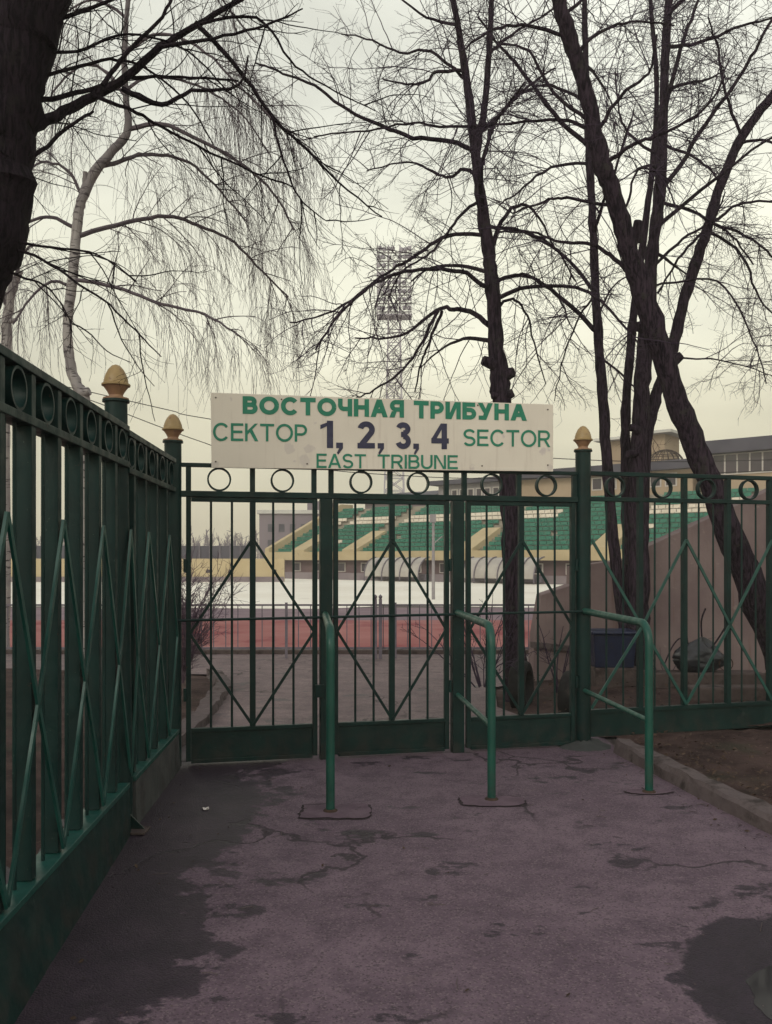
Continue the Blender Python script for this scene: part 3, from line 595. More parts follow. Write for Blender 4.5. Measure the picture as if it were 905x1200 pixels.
# ------------------------------------------------------------------ trees
class Twigs:
    def __init__(s): s.lines = []
    def add(s, pts, r0, r1, k=3): s.lines.append((np.asarray(pts), r0, r1, k))
    def build(s, name, m, parent):
        V_, F_ = [], []; base = 0
        for pts, r0, r1, k in s.lines:
            n = len(pts); tg = np.gradient(pts, axis=0); tg /= np.maximum(np.linalg.norm(tg, axis=1, keepdims=True), 1e-9)
            av = tg.mean(0); a = np.eye(3)[np.argmin(np.abs(av))]; u = np.cross(tg, a); u /= np.maximum(np.linalg.norm(u, axis=1, keepdims=True), 1e-6); q = np.cross(tg, u)
            rr = np.linspace(r0, r1, n)[:, None, None]; an = np.arange(k) * 2 * math.pi / k
            V_.append((pts[:, None] + rr * (np.cos(an)[None, :, None] * u[:, None] + np.sin(an)[None, :, None] * q[:, None])).reshape(-1, 3))
            i, j = np.meshgrid(np.arange(n - 1), np.arange(k), indexing='ij'); j2 = (j + 1) % k
            F_.append(base + np.stack((i * k + j, i * k + j2, (i + 1) * k + j2, (i + 1) * k + j), -1).reshape(-1, 4)); base += n * k
        v = np.concatenate(V_); f = np.concatenate(F_).astype(np.int32)
        me = bpy.data.meshes.new(name); me.vertices.add(len(v)); org = ORG[parent.name]
        me.vertices.foreach_set('co', (v - org).astype(np.float32).ravel())
        me.loops.add(f.size); me.loops.foreach_set('vertex_index', f.ravel()); me.polygons.add(len(f))
        me.polygons.foreach_set('loop_start', np.arange(0, f.size, 4, dtype=np.int32)); me.update(calc_edges=True); me.materials.append(m)
        o = bpy.data.objects.new(name, me); o.parent = parent; COL.objects.link(o); ORG[o.name] = org; return o
def walk(rg, p, d, L, n, droop, wobble, uptip=0):
    pts = [p]; st_ = L / n; d = nrm(d)
    for i in range(n):
        f = i / n
        d = nrm(d + np.array((0, 0, -droop * st_ * (1 - 2 * uptip * f))) + rg.normal(0, wobble, 3) * math.sqrt(st_)); p = p + d * st_; pts.append(p)
    return np.array(pts)
def side(rg, t, ang, flat=.0):
    a = rg.normal(0, 1, 3); a = nrm(a - t * np.dot(a, t)); return nrm(t * math.cos(ang) + a * math.sin(ang))
def sub(tw, rg, pts, r, lev, cfg):
    # children along a polyline
    seg = np.linalg.norm(np.diff(pts, axis=0), axis=1); L = seg.sum(); cum = np.concatenate(([0], np.cumsum(seg)))
    c = cfg[lev]; n = max(1, int(rg.poisson(L * c['dens'])))
    for _ in range(n):
        f = c.get('f0', .12) + (1 - c.get('f0', .12)) * rg.random(); s = f * L; i = min(len(seg) - 1, np.searchsorted(cum, s) - 1 if s > 0 else 0)
        p = pts[i] + (pts[i + 1] - pts[i]) * (s - cum[i]) / max(seg[i], 1e-6); t = nrm(pts[i + 1] - pts[i])
        d = side(rg, t, R(rg.uniform(*c['ang']))); d = nrm(d + np.array((0, 0, c.get('lift', 0))))
        l = rg.uniform(*c['len']) * (1 - .45 * f); rr = min(r * .75, c['r'] * rg.uniform(.8, 1.2)) 
        q = walk(rg, p, d, l, c['n'], c['droop'], c['wob'], c.get('uptip', 0))
        tw.add(q, rr, max(rr * .45, c.get('rmin', .0012)), c.get('k', 3))
        if lev + 1 < len(cfg): sub(tw, rg, q, rr, lev + 1, cfg)
def smooth_poly(P_, k=5, jit=0, rg=None):
    P_ = np.asarray(P_, float); n = len(P_); out = []
    for i in range(n - 1):
        p0, p1, p2, p3_ = P_[max(i - 1, 0)], P_[i], P_[i + 1], P_[min(i + 2, n - 1)]
        for j in range(k):
            t = j / k; out.append(.5 * ((2 * p1) + (-p0 + p2) * t + (2 * p0 - 5 * p1 + 4 * p2 - p3_) * t * t + (-p0 + 3 * p1 - 3 * p2 + p3_) * t ** 3))
    out.append(P_[-1]); out = np.array(out)
    if jit: out[1:-1, :3] += rg.normal(0, jit, (len(out) - 2, 3))
    return out
def trunk(root, pix, Y, w, m, rg, name='trunk', k=14, knobs=(), dY=0, bumpy=.05):
    # pix: (px, py), w: widths in px at those places
    pts4 = [np.append(P(x, y, Y + dY * i / len(pix)), ww / 2 / FPX * Y) for i, ((x, y), ww) in enumerate(zip(pix, w))]
    s4 = smooth_poly(np.array(pts4), 6); b = MB()
    rr = s4[:, 3] * (1 + rg.normal(0, bumpy, len(s4))); b.tube(s4[:, :3] + rg.normal(0, 1, (len(s4), 3)) * (rr * .06)[:, None], rr, k)
    # gnarled surface
    v = np.array(b.v); ax = np.repeat(s4[:, :3], k, axis=0); v = v + (v - ax) * (rg.normal(0, bumpy * .9, len(v)))[:, None]; b.v = [tuple(q) for q in v]
    for x, y, dx, dy, r in knobs:
        p = P(x, y, Y - .02); q = P(x + dx, y + dy, Y - .06); b.tube(smooth_poly([p, (p + q) / 2 + rg.normal(0, .01, 3), q], 3), np.linspace(r * 1.15, r * .8, 7) / FPX * Y, 10)
    b.build(name, m, root, True); return s4[:, :3]
AXES = []
def bough(root, tw, rg, pix, Y, w0, w1, m, cfg, spread=.5, name='bough', own=True):
    if AXES:                             # a limb grows out of the nearest stem
        a = np.concatenate(AXES); sx = 452.5 + a[:, 0] / a[:, 1] * FPX; sy = HOR - (a[:, 2] - CAMH) / a[:, 1] * FPX; j = np.argmin((sx - pix[0][0]) ** 2 + (sy - pix[0][1]) ** 2)
        if (sx[j] - pix[0][0]) ** 2 + (sy[j] - pix[0][1]) ** 2 < 40 ** 2: Y = a[j, 1]; pix = [(sx[j], sy[j])] + list(pix[0 if abs(sx[j] - pix[0][0]) > 8 else 1:])
    L = np.linalg.norm(P(*pix[-1], Y) - P(*pix[0], Y)); dy = rg.uniform(-1, 1) * spread * L; dy += .25 * spread * L * (1 if dy > 0 else -1)
    pts = smooth_poly([P(x, y, Y + dy * (i / (len(pix) - 1)) ** 1.2) for i, (x, y) in enumerate(pix)], 5, .006 * Y / 10, rg)
    r = np.linspace(w0 / 2, w1 / 2, len(pts)) / FPX * Y
    if own: MB().tube(pts, r, 7).build(name, m, root, True)
    else: tw.add(pts, r[0], r[-1], 5)
    sub(tw, rg, pts, r.mean(), 0, cfg); return pts
LIME = [dict(dens=8, ang=(28, 75), len=(.45, 1.5), r=.0058, n=11, droop=.5, wob=.36, lift=.06, k=4, uptip=.3),
        dict(dens=7.5, ang=(28, 75), len=(.16, .62), r=.0027, n=7, droop=.25, wob=.55, rmin=.0015),
        dict(dens=8.5, ang=(25, 70), len=(.07, .26), r=.0018, n=5, droop=.1, wob=.7, rmin=.0011)]
def autos(root, tw, rg, ax, Y, n, f0, f1, len_, w0, m, cfg):   # limbs towards and away from the viewer, so that the crown is round
    for _ in range(n):
        i = int((f0 + (f1 - f0) * rg.random()) * (len(ax) - 1)); p = ax[i]; az = (90 if rg.random() < .5 else 270) + rg.uniform(-55, 55)
        d = nrm((math.cos(R(az)), math.sin(R(az)), rg.uniform(.1, .7))); l = rg.uniform(*len_)
        pts = walk(rg, p, d, l, 12, .45, .16); r = np.linspace(w0, w0 * .3, 13)
        MB().tube(pts, r, 6).build('bough', m, root, True); sub(tw, rg, pts, r.mean(), 0, cfg)
# lime in the middle
rg = np.random.default_rng(11); Y = 9.7; bk, tm = M['bark'], M['twig']
t = thing('tree', P(604, 820, Y), 'slim bare lime tree with stubbed knots on its trunk rising behind the sign', 'tree', 'bare trees behind the gate'); tw = Twigs()
ax = trunk(t, [(606, 835), (605, 780), (602, 700), (598, 600), (592, 500), (586, 450), (581, 400), (577, 330), (571, 285), (563, 225), (557, 175)], Y, [33.4, 26.4, 22.0, 22.0, 22.0, 22.9, 17.6, 16.7, 15.0, 12.3, 11.4], bk, rg,
      knobs=((583, 428, -17, -6, 7), (592, 440, 10, -4, 7), (590, 465, 12, -5, 6), (588, 462, -12, 2, 5)))
a1 = trunk(t, [(557, 178), (550, 115), (540, 50), (530, -10), (522, -80)], Y, [12, 10, 8, 6.5, 5], bk, rg, 'bough', 9, dY=-.4)
a2 = trunk(t, [(558, 178), (568, 125), (574, 50), (577, -20), (582, -90)], Y, [10, 8, 7, 6, 4], bk, rg, 'bough', 9, dY=.5)
for a in (a1, a2): sub(tw, rg, a, .03, 0, LIME)
AXES[:] = [ax, a1, a2]
for pix, w0, w1 in [([(554, 182), (536, 168), (484, 160), (448, 148), (408, 130), (368, 100), (332, 86), (300, 74)], 6, 2), ([(556, 208), (544, 198), (528, 208), (512, 204), (480, 190), (430, 200)], 5, 1.5),
    ([(564, 272), (524, 276), (492, 296), (460, 316), (436, 332), (392, 364), (340, 378)], 5, 1.6), ([(567, 334), (540, 318), (500, 316), (460, 322), (432, 338), (395, 372), (370, 410)], 6, 2),
    ([(573, 388), (556, 368), (532, 362), (512, 364), (480, 388), (452, 396), (416, 396)], 7, 2), ([(514, 364), (496, 398), (474, 432), (440, 456), (415, 468)], 4, 1.6), ([(518, 364), (504, 400), (494, 425), (486, 460)], 4, 1.6),
    ([(560, 240), (540, 252), (520, 280), (500, 300), (470, 320), (455, 350)], 4, 1.5), ([(540, 82), (512, 84), (500, 96), (476, 98), (448, 92)], 4.5, 1.6), ([(545, 90), (505, 60), (470, 62), (430, 45), (400, 40)], 4, 1.5),
    ([(576, 148), (516, 148), (484, 144), (432, 152), (368, 160)], 4, 1.5), ([(566, 160), (580, 140), (596, 124), (620, 100), (650, 80)], 5.5, 2), ([(577, 296), (588, 260), (608, 240), (628, 250), (650, 290)], 6, 2),
    ([(579, 334), (604, 322), (625, 325), (655, 350), (668, 380)], 5, 1.6), ([(572, 268), (610, 270), (650, 290), (675, 330)], 5, 1.6), ([(570, 60), (600, 40), (640, 15), (670, -10)], 4, 1.6), ([(536, 30), (500, 20), (460, -10)], 4, 1.6), ([(582, 365), (600, 350), (618, 370), (628, 410), (640, 450)], 4, 1.3)]:
    bough(t, tw, rg, pix, Y, w0, w1, bk, LIME)
autos(t, tw, rg, ax, Y, 5, .6, 1, (1.0, 2.2), .028, bk, LIME)
tw.build('crown', tm, t)
# big leaning tree
rg = np.random.default_rng(12); Y = 8.9
t = thing('tree', P(955, 835, Y), 'thick dark trunk leaning left across the right hand fence', 'tree', 'bare trees behind the gate'); tw = Twigs()
ax = trunk(t, [(962, 850), (930, 800), (905, 748), (868, 655), (832, 565), (800, 485), (776, 415), (752, 340), (736, 288), (719, 230), (705, 190), (690, 120), (671, 55), (655, 0), (638, -70)], Y, [48.1, 39.1, 34.6, 30.8, 27.1, 24.8, 23.3, 22.6, 20.3, 18.0, 18.8, 16.5, 15.8, 15.0, 12.8], bk, rg, k=18, dY=-1.0,
      knobs=((760, 385, -14, -2, 7), (783, 430, 16, -14, 6), (748, 285, 0, -26, 6)))
AXES[:] = [ax]
for pix, w0, w1 in [([(719, 184), (745, 168), (777, 156), (825, 128), (850, 88)], 6, 2), ([(685, 148), (657, 140), (585, 146), (540, 148)], 6, 2), ([(708, 240), (665, 232), (637, 236), (600, 250)], 5, 2),
    ([(741, 332), (721, 304), (693, 286), (657, 284), (625, 272), (585, 272)], 6, 2), ([(735, 240), (746, 200), (770, 202), (790, 215)], 3.5, 1.5), ([(688, 140), (650, 110), (620, 60), (585, 52)], 5, 2), ([(675, 70), (700, 40), (740, 25), (790, 30)], 5, 2),
    ([(700, 160), (730, 110), (760, 85), (770, 40)], 5, 2), ([(665, 50), (620, 30), (580, 35), (540, 60)], 5, 2), ([(658, 20), (690, -10), (720, -60)], 5, 2)]:
    bough(t, tw, rg, pix, Y - .4, w0, w1, bk, LIME)
tw.build('crown', tm, t)
# many-stemmed clump
rg = np.random.default_rng(13); Y = 10.8
t = thing('tree', P(738, 805, Y), 'clump of four upright bare stems sharing one base behind right gate post', 'tree', 'bare trees behind the gate'); tw = Twigs()
c4 = trunk(t, [(738, 812), (734, 745), (722, 665), (713, 560), (707, 470), (701, 390), (696, 300), (693, 224), (689, 160), (687, 80), (685, 0), (688, -80)], Y, [23.4, 15.6, 13.2, 12.4, 11.7, 10.9, 9.7, 9.3, 7.8, 7.0, 6.3, 4.7], bk, rg, dY=.4)
c5 = trunk(t, [(742, 812), (741, 740), (736, 640), (733, 540), (734, 470), (741, 384), (747, 330), (757, 260), (766, 180), (770, 100), (764, 20), (760, -60)], Y, [26, 18, 14, 12, 11, 10, 9, 8, 7, 6, 5, 4], bk, rg, dY=1.0)
c6 = trunk(t, [(745, 812), (747, 740), (748, 640), (748, 560), (751, 480), (755, 420), (765, 296), (773, 224), (777, 140), (781, 40), (786, -20), (792, -90)], Y, [34.2, 27.5, 23.8, 20.9, 19.9, 19.0, 14.2, 13.3, 11.4, 9.5, 7.6, 5.7], bk, rg, dY=.2, knobs=((748, 505, -10, -4, 5), (745, 530, -9, 2, 5)))
c7 = trunk(t, [(752, 812), (750, 700), (753, 600), (757, 520), (770, 462), (787, 410), (805, 340), (825, 280), (845, 215), (870, 160), (905, 112), (950, 60), (985, 0), (1010, -80)], Y, [24, 18, 15, 14, 14, 14, 13, 12.5, 12, 11, 10, 7, 5, 3], bk, rg, dY=.9)
for a in (c4[len(c4) * 2 // 3:], c5[len(c5) * 2 // 3:], c6[len(c6) * 2 // 3:], c7[len(c7) * 3 // 4:]): sub(tw, rg, a, .03, 0, LIME)
AXES[:] = [c4, c5, c6, c7]
for pix, w0, w1 in [([(693, 344), (673, 312), (645, 288), (609, 272), (585, 272)], 5, 1.6), ([(697, 386), (661, 352), (625, 326), (590, 326), (570, 345)], 6, 1.6), ([(688, 168), (649, 132), (609, 80), (585, 52), (560, 20)], 6, 2), ([(686, 196), (645, 196), (609, 224), (585, 240)], 4, 1.5),
    ([(686, 124), (645, 100), (609, 112), (585, 136)], 4, 1.5), ([(779, 226), (800, 190), (825, 148), (865, 92), (890, 50), (915, 5)], 6, 3), ([(772, 240), (809, 246), (833, 260), (857, 276), (883, 310)], 4.5, 1.8), ([(777, 172), (809, 182), (833, 200), (845, 218)], 4, 1.5),
    ([(779, 105), (800, 99), (825, 94), (845, 86)], 5, 1.8), ([(779, 132), (797, 60), (813, 16), (825, -20)], 6, 3), ([(825, 268), (801, 296), (771, 344)], 4, 2), ([(843, 256), (865, 240), (905, 236), (940, 250)], 4.5, 1.8), ([(841, 264), (873, 276), (905, 300), (930, 330)], 4.5, 1.8),
    ([(783, 332), (841, 330), (873, 376), (889, 416), (898, 450)], 3, 1.2), ([(790, 422), (845, 422), (905, 440)], 2.5, 1), ([(868, 165), (900, 165), (940, 190)], 4, 1.8), ([(705, 420), (730, 440), (745, 455), (760, 480)], 3, 1.2), ([(699, 350), (680, 370), (660, 420), (650, 470)], 3, 1), ([(700, 380), (715, 340), (740, 320)], 3, 1.2),
    ([(762, 310), (800, 280), (835, 260), (850, 225)], 4, 1.6), ([(780, 60), (820, 50), (870, 30), (910, 20)], 5, 2), ([(775, 190), (740, 160), (725, 130), (722, 80)], 4, 1.5), ([(830, 275), (870, 300), (890, 350), (920, 380)], 4, 1.5), ([(870, 155), (850, 110), (842, 60), (830, 20)], 4, 1.6)]:
    bough(t, tw, rg, pix, Y + .2, w0, w1, bk, LIME)
autos(t, tw, rg, c6, Y, 4, .55, 1, (1.0, 2.2), .028, bk, LIME); autos(t, tw, rg, c4, Y, 3, .55, 1, (1.0, 2.0), .024, bk, LIME)
tw.build('crown', tm, t)
# near dark tree at upper left
rg = np.random.default_rng(14); Y = 4.9
t = thing('tree', P(-112, 982, Y), 'near black trunk leaning in from the upper left corner over the fence', 'tree'); tw = Twigs()
ax = trunk(t, [(-120, 990), (-108, 800), (-95, 600), (-70, 450), (-36, 320), (-12, 255), (-6, 200), (6, 120), (22, 50), (38, 0), (60, -80), (80, -160)], Y, [120, 104, 98, 92, 84, 92, 84, 78, 76, 76, 70, 60], M['shadebark'], rg, k=26, bumpy=.012)
NEAR = [dict(dens=7, ang=(25, 65), len=(.25, .8), r=.0042, n=10, droop=.35, wob=.4, k=4, lift=.0),
        dict(dens=6.5, ang=(25, 65), len=(.1, .36), r=.0019, n=6, droop=.3, wob=.6, rmin=.001),
        dict(dens=6, ang=(25, 60), len=(.05, .16), r=.0012, n=4, droop=.1, wob=.7, rmin=.0008)]
AXES[:] = [ax]
for pix, w0, w1 in [([(30, 150), (60, 138), (100, 117), (139, 97), (189, 55), (229, 30), (285, -2)], 16, 6), ([(20, 125), (60, 115), (110, 104), (150, 92), (210, 90), (280, 95)], 8, 2.5), ([(144, 104), (189, 122), (224, 107), (279, 100), (291, 65)], 7, 2),
    ([(229, 26), (279, 80), (318, 134), (358, 174), (398, 214), (448, 254)], 6, 1.6), ([(318, 134), (330, 180), (350, 230), (383, 259)], 3.5, 1.2), ([(110, 112), (160, 132), (199, 154), (279, 194), (343, 219)], 5, 1.8), ([(20, 195), (50, 175), (80, 149), (110, 130)], 7, 3),
    ([(120, 100), (150, 60), (190, 20), (210, -20)], 6, 3), ([(-20, 284), (40, 300), (85, 328), (129, 358), (164, 393), (189, 418)], 4, 1.2), ([(-14, 270), (30, 285), (80, 292), (120, 300), (160, 330)], 4, 1.2), ([(0, 80), (60, 30), (120, 5), (180, -20)], 8, 3), ([(189, 55), (250, 45), (310, 30), (355, 10)], 5, 1.5),
    ([(229, 30), (300, 20), (340, 70), (380, 100), (440, 130)], 4, 1.3), ([(10, 90), (70, 85), (130, 70), (170, 80), (220, 120), (250, 170)], 5, 1.5), ([(-25, 310), (20, 322), (60, 340), (85, 380)], 4, 1.2), ([(30, 60), (90, 60), (150, 40), (220, 60), (270, 110)], 5, 1.5)]:
    bough(t, tw, rg, pix, Y, w0, w1, M['shadebark'], NEAR, .3)
tw.build('crown', M['shadebark'], t)
# birch with hanging twigs
rg = np.random.default_rng(15); Y = 13.0; bb = M['birch']
t = thing('birch_tree', P(96, 790, Y), 'white barked birch with long hanging twigs beyond the left fence', 'tree'); tw = Twigs()
ax = trunk(t, [(97, 790), (97, 660), (97, 560), (99, 490), (99, 466), (88, 446), (81, 415), (80, 370), (86, 318), (91, 260), (97, 232), (112, 200), (135, 174), (150, 152), (147, 105), (146, 60), (150, 0), (154, -70)], Y, [16.6, 13.6, 12.8, 12.8, 12.8, 12.8, 11.4, 11.4, 11.4, 11.4, 11.4, 11.4, 9.9, 9.1, 6.8, 6.1, 5.3, 3.8], bb, rg, k=14, bumpy=.03, knobs=((96, 460, 9, -2, 6), (100, 215, 0, -14, 3)))
BI = [dict(dens=5.5, ang=(25, 70), len=(.5, 1.4), r=.009, n=9, droop=.45, wob=.2, k=4, lift=.1),
        dict(dens=11, ang=(20, 60), len=(.5, 2.2), r=.0034, n=12, droop=2.6, wob=.2, rmin=.0020),
        dict(dens=3.4, ang=(15, 50), len=(.2, .8), r=.0025, n=6, droop=2.2, wob=.25, rmin=.0018)]
tb = M['btwig']
AXES[:] = [ax]
for pix, w0, w1 in [([(97, 276), (149, 261), (194, 254), (234, 264), (274, 284), (308, 318), (338, 348)], 6, 2), ([(90, 328), (134, 336), (189, 356), (239, 368), (279, 393)], 5, 2), ([(115, 195), (140, 190), (170, 180), (215, 188), (250, 215), (290, 260)], 6, 2), ([(154, 154), (190, 145), (235, 165), (280, 190), (320, 225), (345, 270)], 6, 2),
    ([(147, 105), (180, 90), (230, 100), (280, 130), (315, 180)], 4, 1.6), ([(146, 60), (190, 40), (240, 60), (290, 110), (330, 150)], 4, 1.6), ([(91, 270), (60, 255), (30, 262), (5, 290)], 5, 2), ([(97, 232), (80, 200), (50, 190), (25, 205)], 4, 2), ([(147, 110), (120, 80), (90, 80), (60, 110)], 4, 2), ([(84, 340), (60, 330), (35, 350), (15, 380)], 4, 2), ([(148, 20), (110, 0), (70, 20)], 4, 1.6), ([(150, 0), (200, -30), (250, -10), (300, 50)], 4, 1.6)]:
    bough(t, tw, rg, pix, Y, w0, w1, tb, BI, .45)
tw.build('crown', tb, t)
# second birch, mostly hidden at the far left
rg = np.random.default_rng(16); Y = 15.0
t = thing('birch_tree', P(4, 765, Y), 'pale birch trunk half hidden at the far left edge', 'tree'); tw = Twigs()
trunk(t, [(4, 765), (5, 560), (7, 420), (9, 370), (16, 335), (24, 318)], Y, [15, 13, 12, 11, 10, 7], bb, rg, k=10, bumpy=.03, knobs=((8, 378, 12, -4, 2.5), (6, 350, -8, -24, 3)))
AXES[:] = []
bough(t, tw, rg, [(10, 360), (-10, 330), (-40, 320)], Y, 4, 2, tb, BI); bough(t, tw, rg, [(18, 332), (25, 300), (40, 285)], Y, 4, 2, tb, BI)
tw.build('crown', tb, t)
# bushes
def bush(name, base, n, hgt, spr, r, m, label, seed, cfg, droop=.3):
    rg = np.random.default_rng(seed); t = thing(name, base, label, 'bush'); tw = Twigs(); st_ = Twigs()
    for _ in range(n):
        a = rg.uniform(0, 2 * math.pi); k = rg.random() ** .6 * spr; d = nrm((math.cos(a) * k, math.sin(a) * k, 1)); p = np.array(base) + np.array((math.cos(a), math.sin(a), 0)) * .12 * k
        pts = walk(rg, p, d, hgt * rg.uniform(.6, 1.1), 12, droop, .22); st_.add(pts, r, r * .4, 5); sub(tw, rg, pts, r * .7, 0, cfg)
    st_.build('stems', m, t); tw.build('twigs', m, t)
BU = [dict(dens=12, ang=(20, 55), len=(.2, .5), r=.0035, n=6, droop=.1, wob=.3, k=3), dict(dens=12, ang=(20, 60), len=(.06, .2), r=.0024, n=4, droop=0, wob=.3, rmin=.0018)]
bush('bush', P(212, 800, 9.8), 44, 1.45, .36, .007, M['bushtwig'], 'frosted mauve twiggy bush behind the left gate leaf', 21, BU)
BU2 = [dict(dens=4, ang=(25, 60), len=(.15, .4), r=.004, n=6, droop=.2, wob=.3, k=3), dict(dens=5, ang=(20, 60), len=(.05, .15), r=.0026, n=4, droop=0, wob=.3, rmin=.0018)]
bush('bush', P(566, 805, 9.5), 14, 1.25, .75, .007, M['twig'], 'bare dark twiggy bush left of the central lime trunk', 22, BU2, .5)
bush('bush', P(655, 812, 9.9), 5, .95, .35, .010, M['twig'], 'small sprout of curling dark stems before the stained wall', 23, BU2, 1.1)
bush('bush', P(778, 800, 10.7), 8, .75, .8, .006, M['twig'], 'low tangle of bare stems beside the black sack', 24, BU2, .6)
# ------------------------------------------------------------------ beyond the gate, right: wall, tyres, bin, sack
Y = 11.3
MB().prism([P(x, y, Y) for x, y in [(622, 820), (627, 744), (635, 697), (671, 685), (672, 664), (755, 652), (758, 641), (905, 573), (1150, 460), (1150, 820)]], (0, .4, 0)).build('stair_wall', M['stairwall'], bevel=.01, label='sloping pinkish concrete stair wall rising to the right behind the trunks', cat='wall')
MB().prism([P(x, y, Y - .05) for x, y in [(622, 752), (690, 759), (690, 765), (622, 759)]], (0, .05, 0)).build('wall_ledge', M['kerb'], label='thin pale ledge running along foot of stair wall', cat='ledge')
MB().box(*[P(755, 0, 10.1)[0], P(893, 0, 10.1)[0]], 10.0, 10.32, 0, P(0, 789, 10.0)[2]).build('concrete_beam', M['slab'], bevel=.02, label='rear concrete beam lying under the black sack', cat='beam')
MB().box(P(803, 0, 9.2)[0], P(903, 0, 9.2)[0], 9.05, 9.3, .02, P(0, 806, 9.05)[2]).build('concrete_beam', M['slab'], bevel=.02, label='front concrete beam lying between black sack and fence', cat='beam')
MB().box(P(698, 0, 10.3)[0], P(752, 0, 10.3)[0], 10.3, 10.75, 0.02, P(0, 783, 10.3)[2]).build('concrete_block', M['slab'], bevel=.02, label='dark concrete block under the blue tub', cat='block')
# blue tub
t = thing('tub', (P(722, 0, 10.5)[0], 10.5, P(0, 783, 10.3)[2]), 'dark blue plastic tub with thick rim behind the right gate post', 'tub')
x0, x1, zb, zt = P(699, 0, 10.3)[0], P(744, 0, 10.3)[0], P(0, 782.9, 10.3)[2], P(0, 742, 10.3)[2]
b = MB(); q = lambda e, z, y0, y1: [(x0 - e, y0 - e, z), (x1 + e, y0 - e, z), (x1 + e, y1 + e, z), (x0 - e, y1 + e, z)]
b.add(q(0, zb, 10.34, 10.7) + q(.03, zt, 10.34, 10.7) + q(.015, zt, 10.34, 10.7) + q(-.015, zb + .03, 10.34, 10.7), [(0, 1, 5, 4), (1, 2, 6, 5), (2, 3, 7, 6), (3, 0, 4, 7), (4, 5, 9, 8), (5, 6, 10, 9), (6, 7, 11, 10), (7, 4, 8, 11), (8, 9, 13, 12), (9, 10, 14, 13), (10, 11, 15, 14), (11, 8, 12, 15), (3, 2, 1, 0), (12, 13, 14, 15)])
b.build('body', M['bluebin'], t, bevel=.008)
b = MB()
for (xa, ya), (xb, yb) in zip([(x0 - .04, 10.3), (x1 + .04, 10.3), (x1 + .04, 10.74), (x0 - .04, 10.74)], [(x1 + .04, 10.3), (x1 + .04, 10.74), (x0 - .04, 10.74), (x0 - .04, 10.3)]): b.tube([(xa, ya, zt), (xb, yb, zt)], .022, 8)
b.build('rim', M['bluebin'], t, True)
# sack
rg = np.random.default_rng(31); t = thing('sack', P(818, 789, 10.15), 'crumpled black plastic sack with sticks poking out by the stair wall', 'sack')
b = MB(); nu, nv = 40, 24; vs = []; c = P(818, 789, 10.16)
for j in range(nv + 1):
    v = j / nv
    for i in range(nu):
        th = 2 * math.pi * i / nu; r = math.sin(math.pi * min(1, .12 + v * .88)) ** .7 * (1 + .12 * math.sin(3 * th + 6 * v) + .09 * math.sin(7 * th - 9 * v) + rg.normal(0, .03))
        vs.append((c[0] + .30 * r * math.cos(th) + .1 * v * (v - .5), c[1] + .15 * r * math.sin(th), c[2] + .40 * v * (1 + .10 * math.sin(2 * th)) ))
b.add(vs, [(j * nu + i, j * nu + (i + 1) % nu, (j + 1) * nu + (i + 1) % nu, (j + 1) * nu + i) for j in range(nv) for i in range(nu)] + [tuple(range(nu - 1, -1, -1)), tuple(nv * nu + i for i in range(nu))])
b.build('bag', M['bag'], t, True)
for pts, r in (([P(823, 752, 10.2), P(822, 728, 10.2), P(827, 713, 10.2)], .010), ([P(832, 762, 10.1), P(842, 748, 10.1), P(850, 735, 10.05)], .010), ([P(806, 760, 10.1), P(798, 748, 10.1), P(788, 758, 10.05), P(779, 778, 10)], .008), ([P(806, 755, 10.1), P(804, 740, 10.1)], .012)):
    MB().tube(smooth_poly(pts, 4), r, 6).build('stick', M['bark'], t, True)
MB().tube([P(851 + 8 * math.cos(a), 778 + 8 * math.sin(a), 10.05) for a in np.linspace(0, 6.28, 20)], .006, 6).build('wire_hoop', M['rust'], t, True)
# tyres
def tyre(x, y, z, R0, wd, rz, label, tilt=0):
    t = thing('tyre', (x, y, z), label, 'tyre', 'old tyres set upright in the earth'); b = MB(); k, q = 40, 14; vs = []
    for i in range(k):
        a = 2 * math.pi * i / k
        for j in range(q):
            c = 2 * math.pi * j / q; cc, ss = math.cos(c), math.sin(c); rr = R0 * .80 + R0 * .22 * np.sign(cc) * abs(cc) ** .6; w_ = wd * np.sign(ss) * abs(ss) ** .5
            lx, lz, ly = rr * math.cos(a), rr * math.sin(a), w_; vs.append((x + lx * math.cos(rz) - ly * math.sin(rz), y + lx * math.sin(rz) + ly * math.cos(rz) + tilt * lz, z + lz))
    b.add(vs, [(i * q + j, i * q + (j + 1) % q, ((i + 1) % k) * q + (j + 1) % q, ((i + 1) % k) * q + j) for i in range(k) for j in range(q)]); b.build('casing', M['rubber'], t, True)
p = P(611, 800, 9.35); tyre(p[0], p[1], .21, .27, .09, R(68), 'black tyre standing upright against the foot of the central lime', .1)
p = P(671, 815, 8.6); tyre(p[0], p[1], .20, .27, .08, R(60), 'black tyre standing upright behind the right gate post')
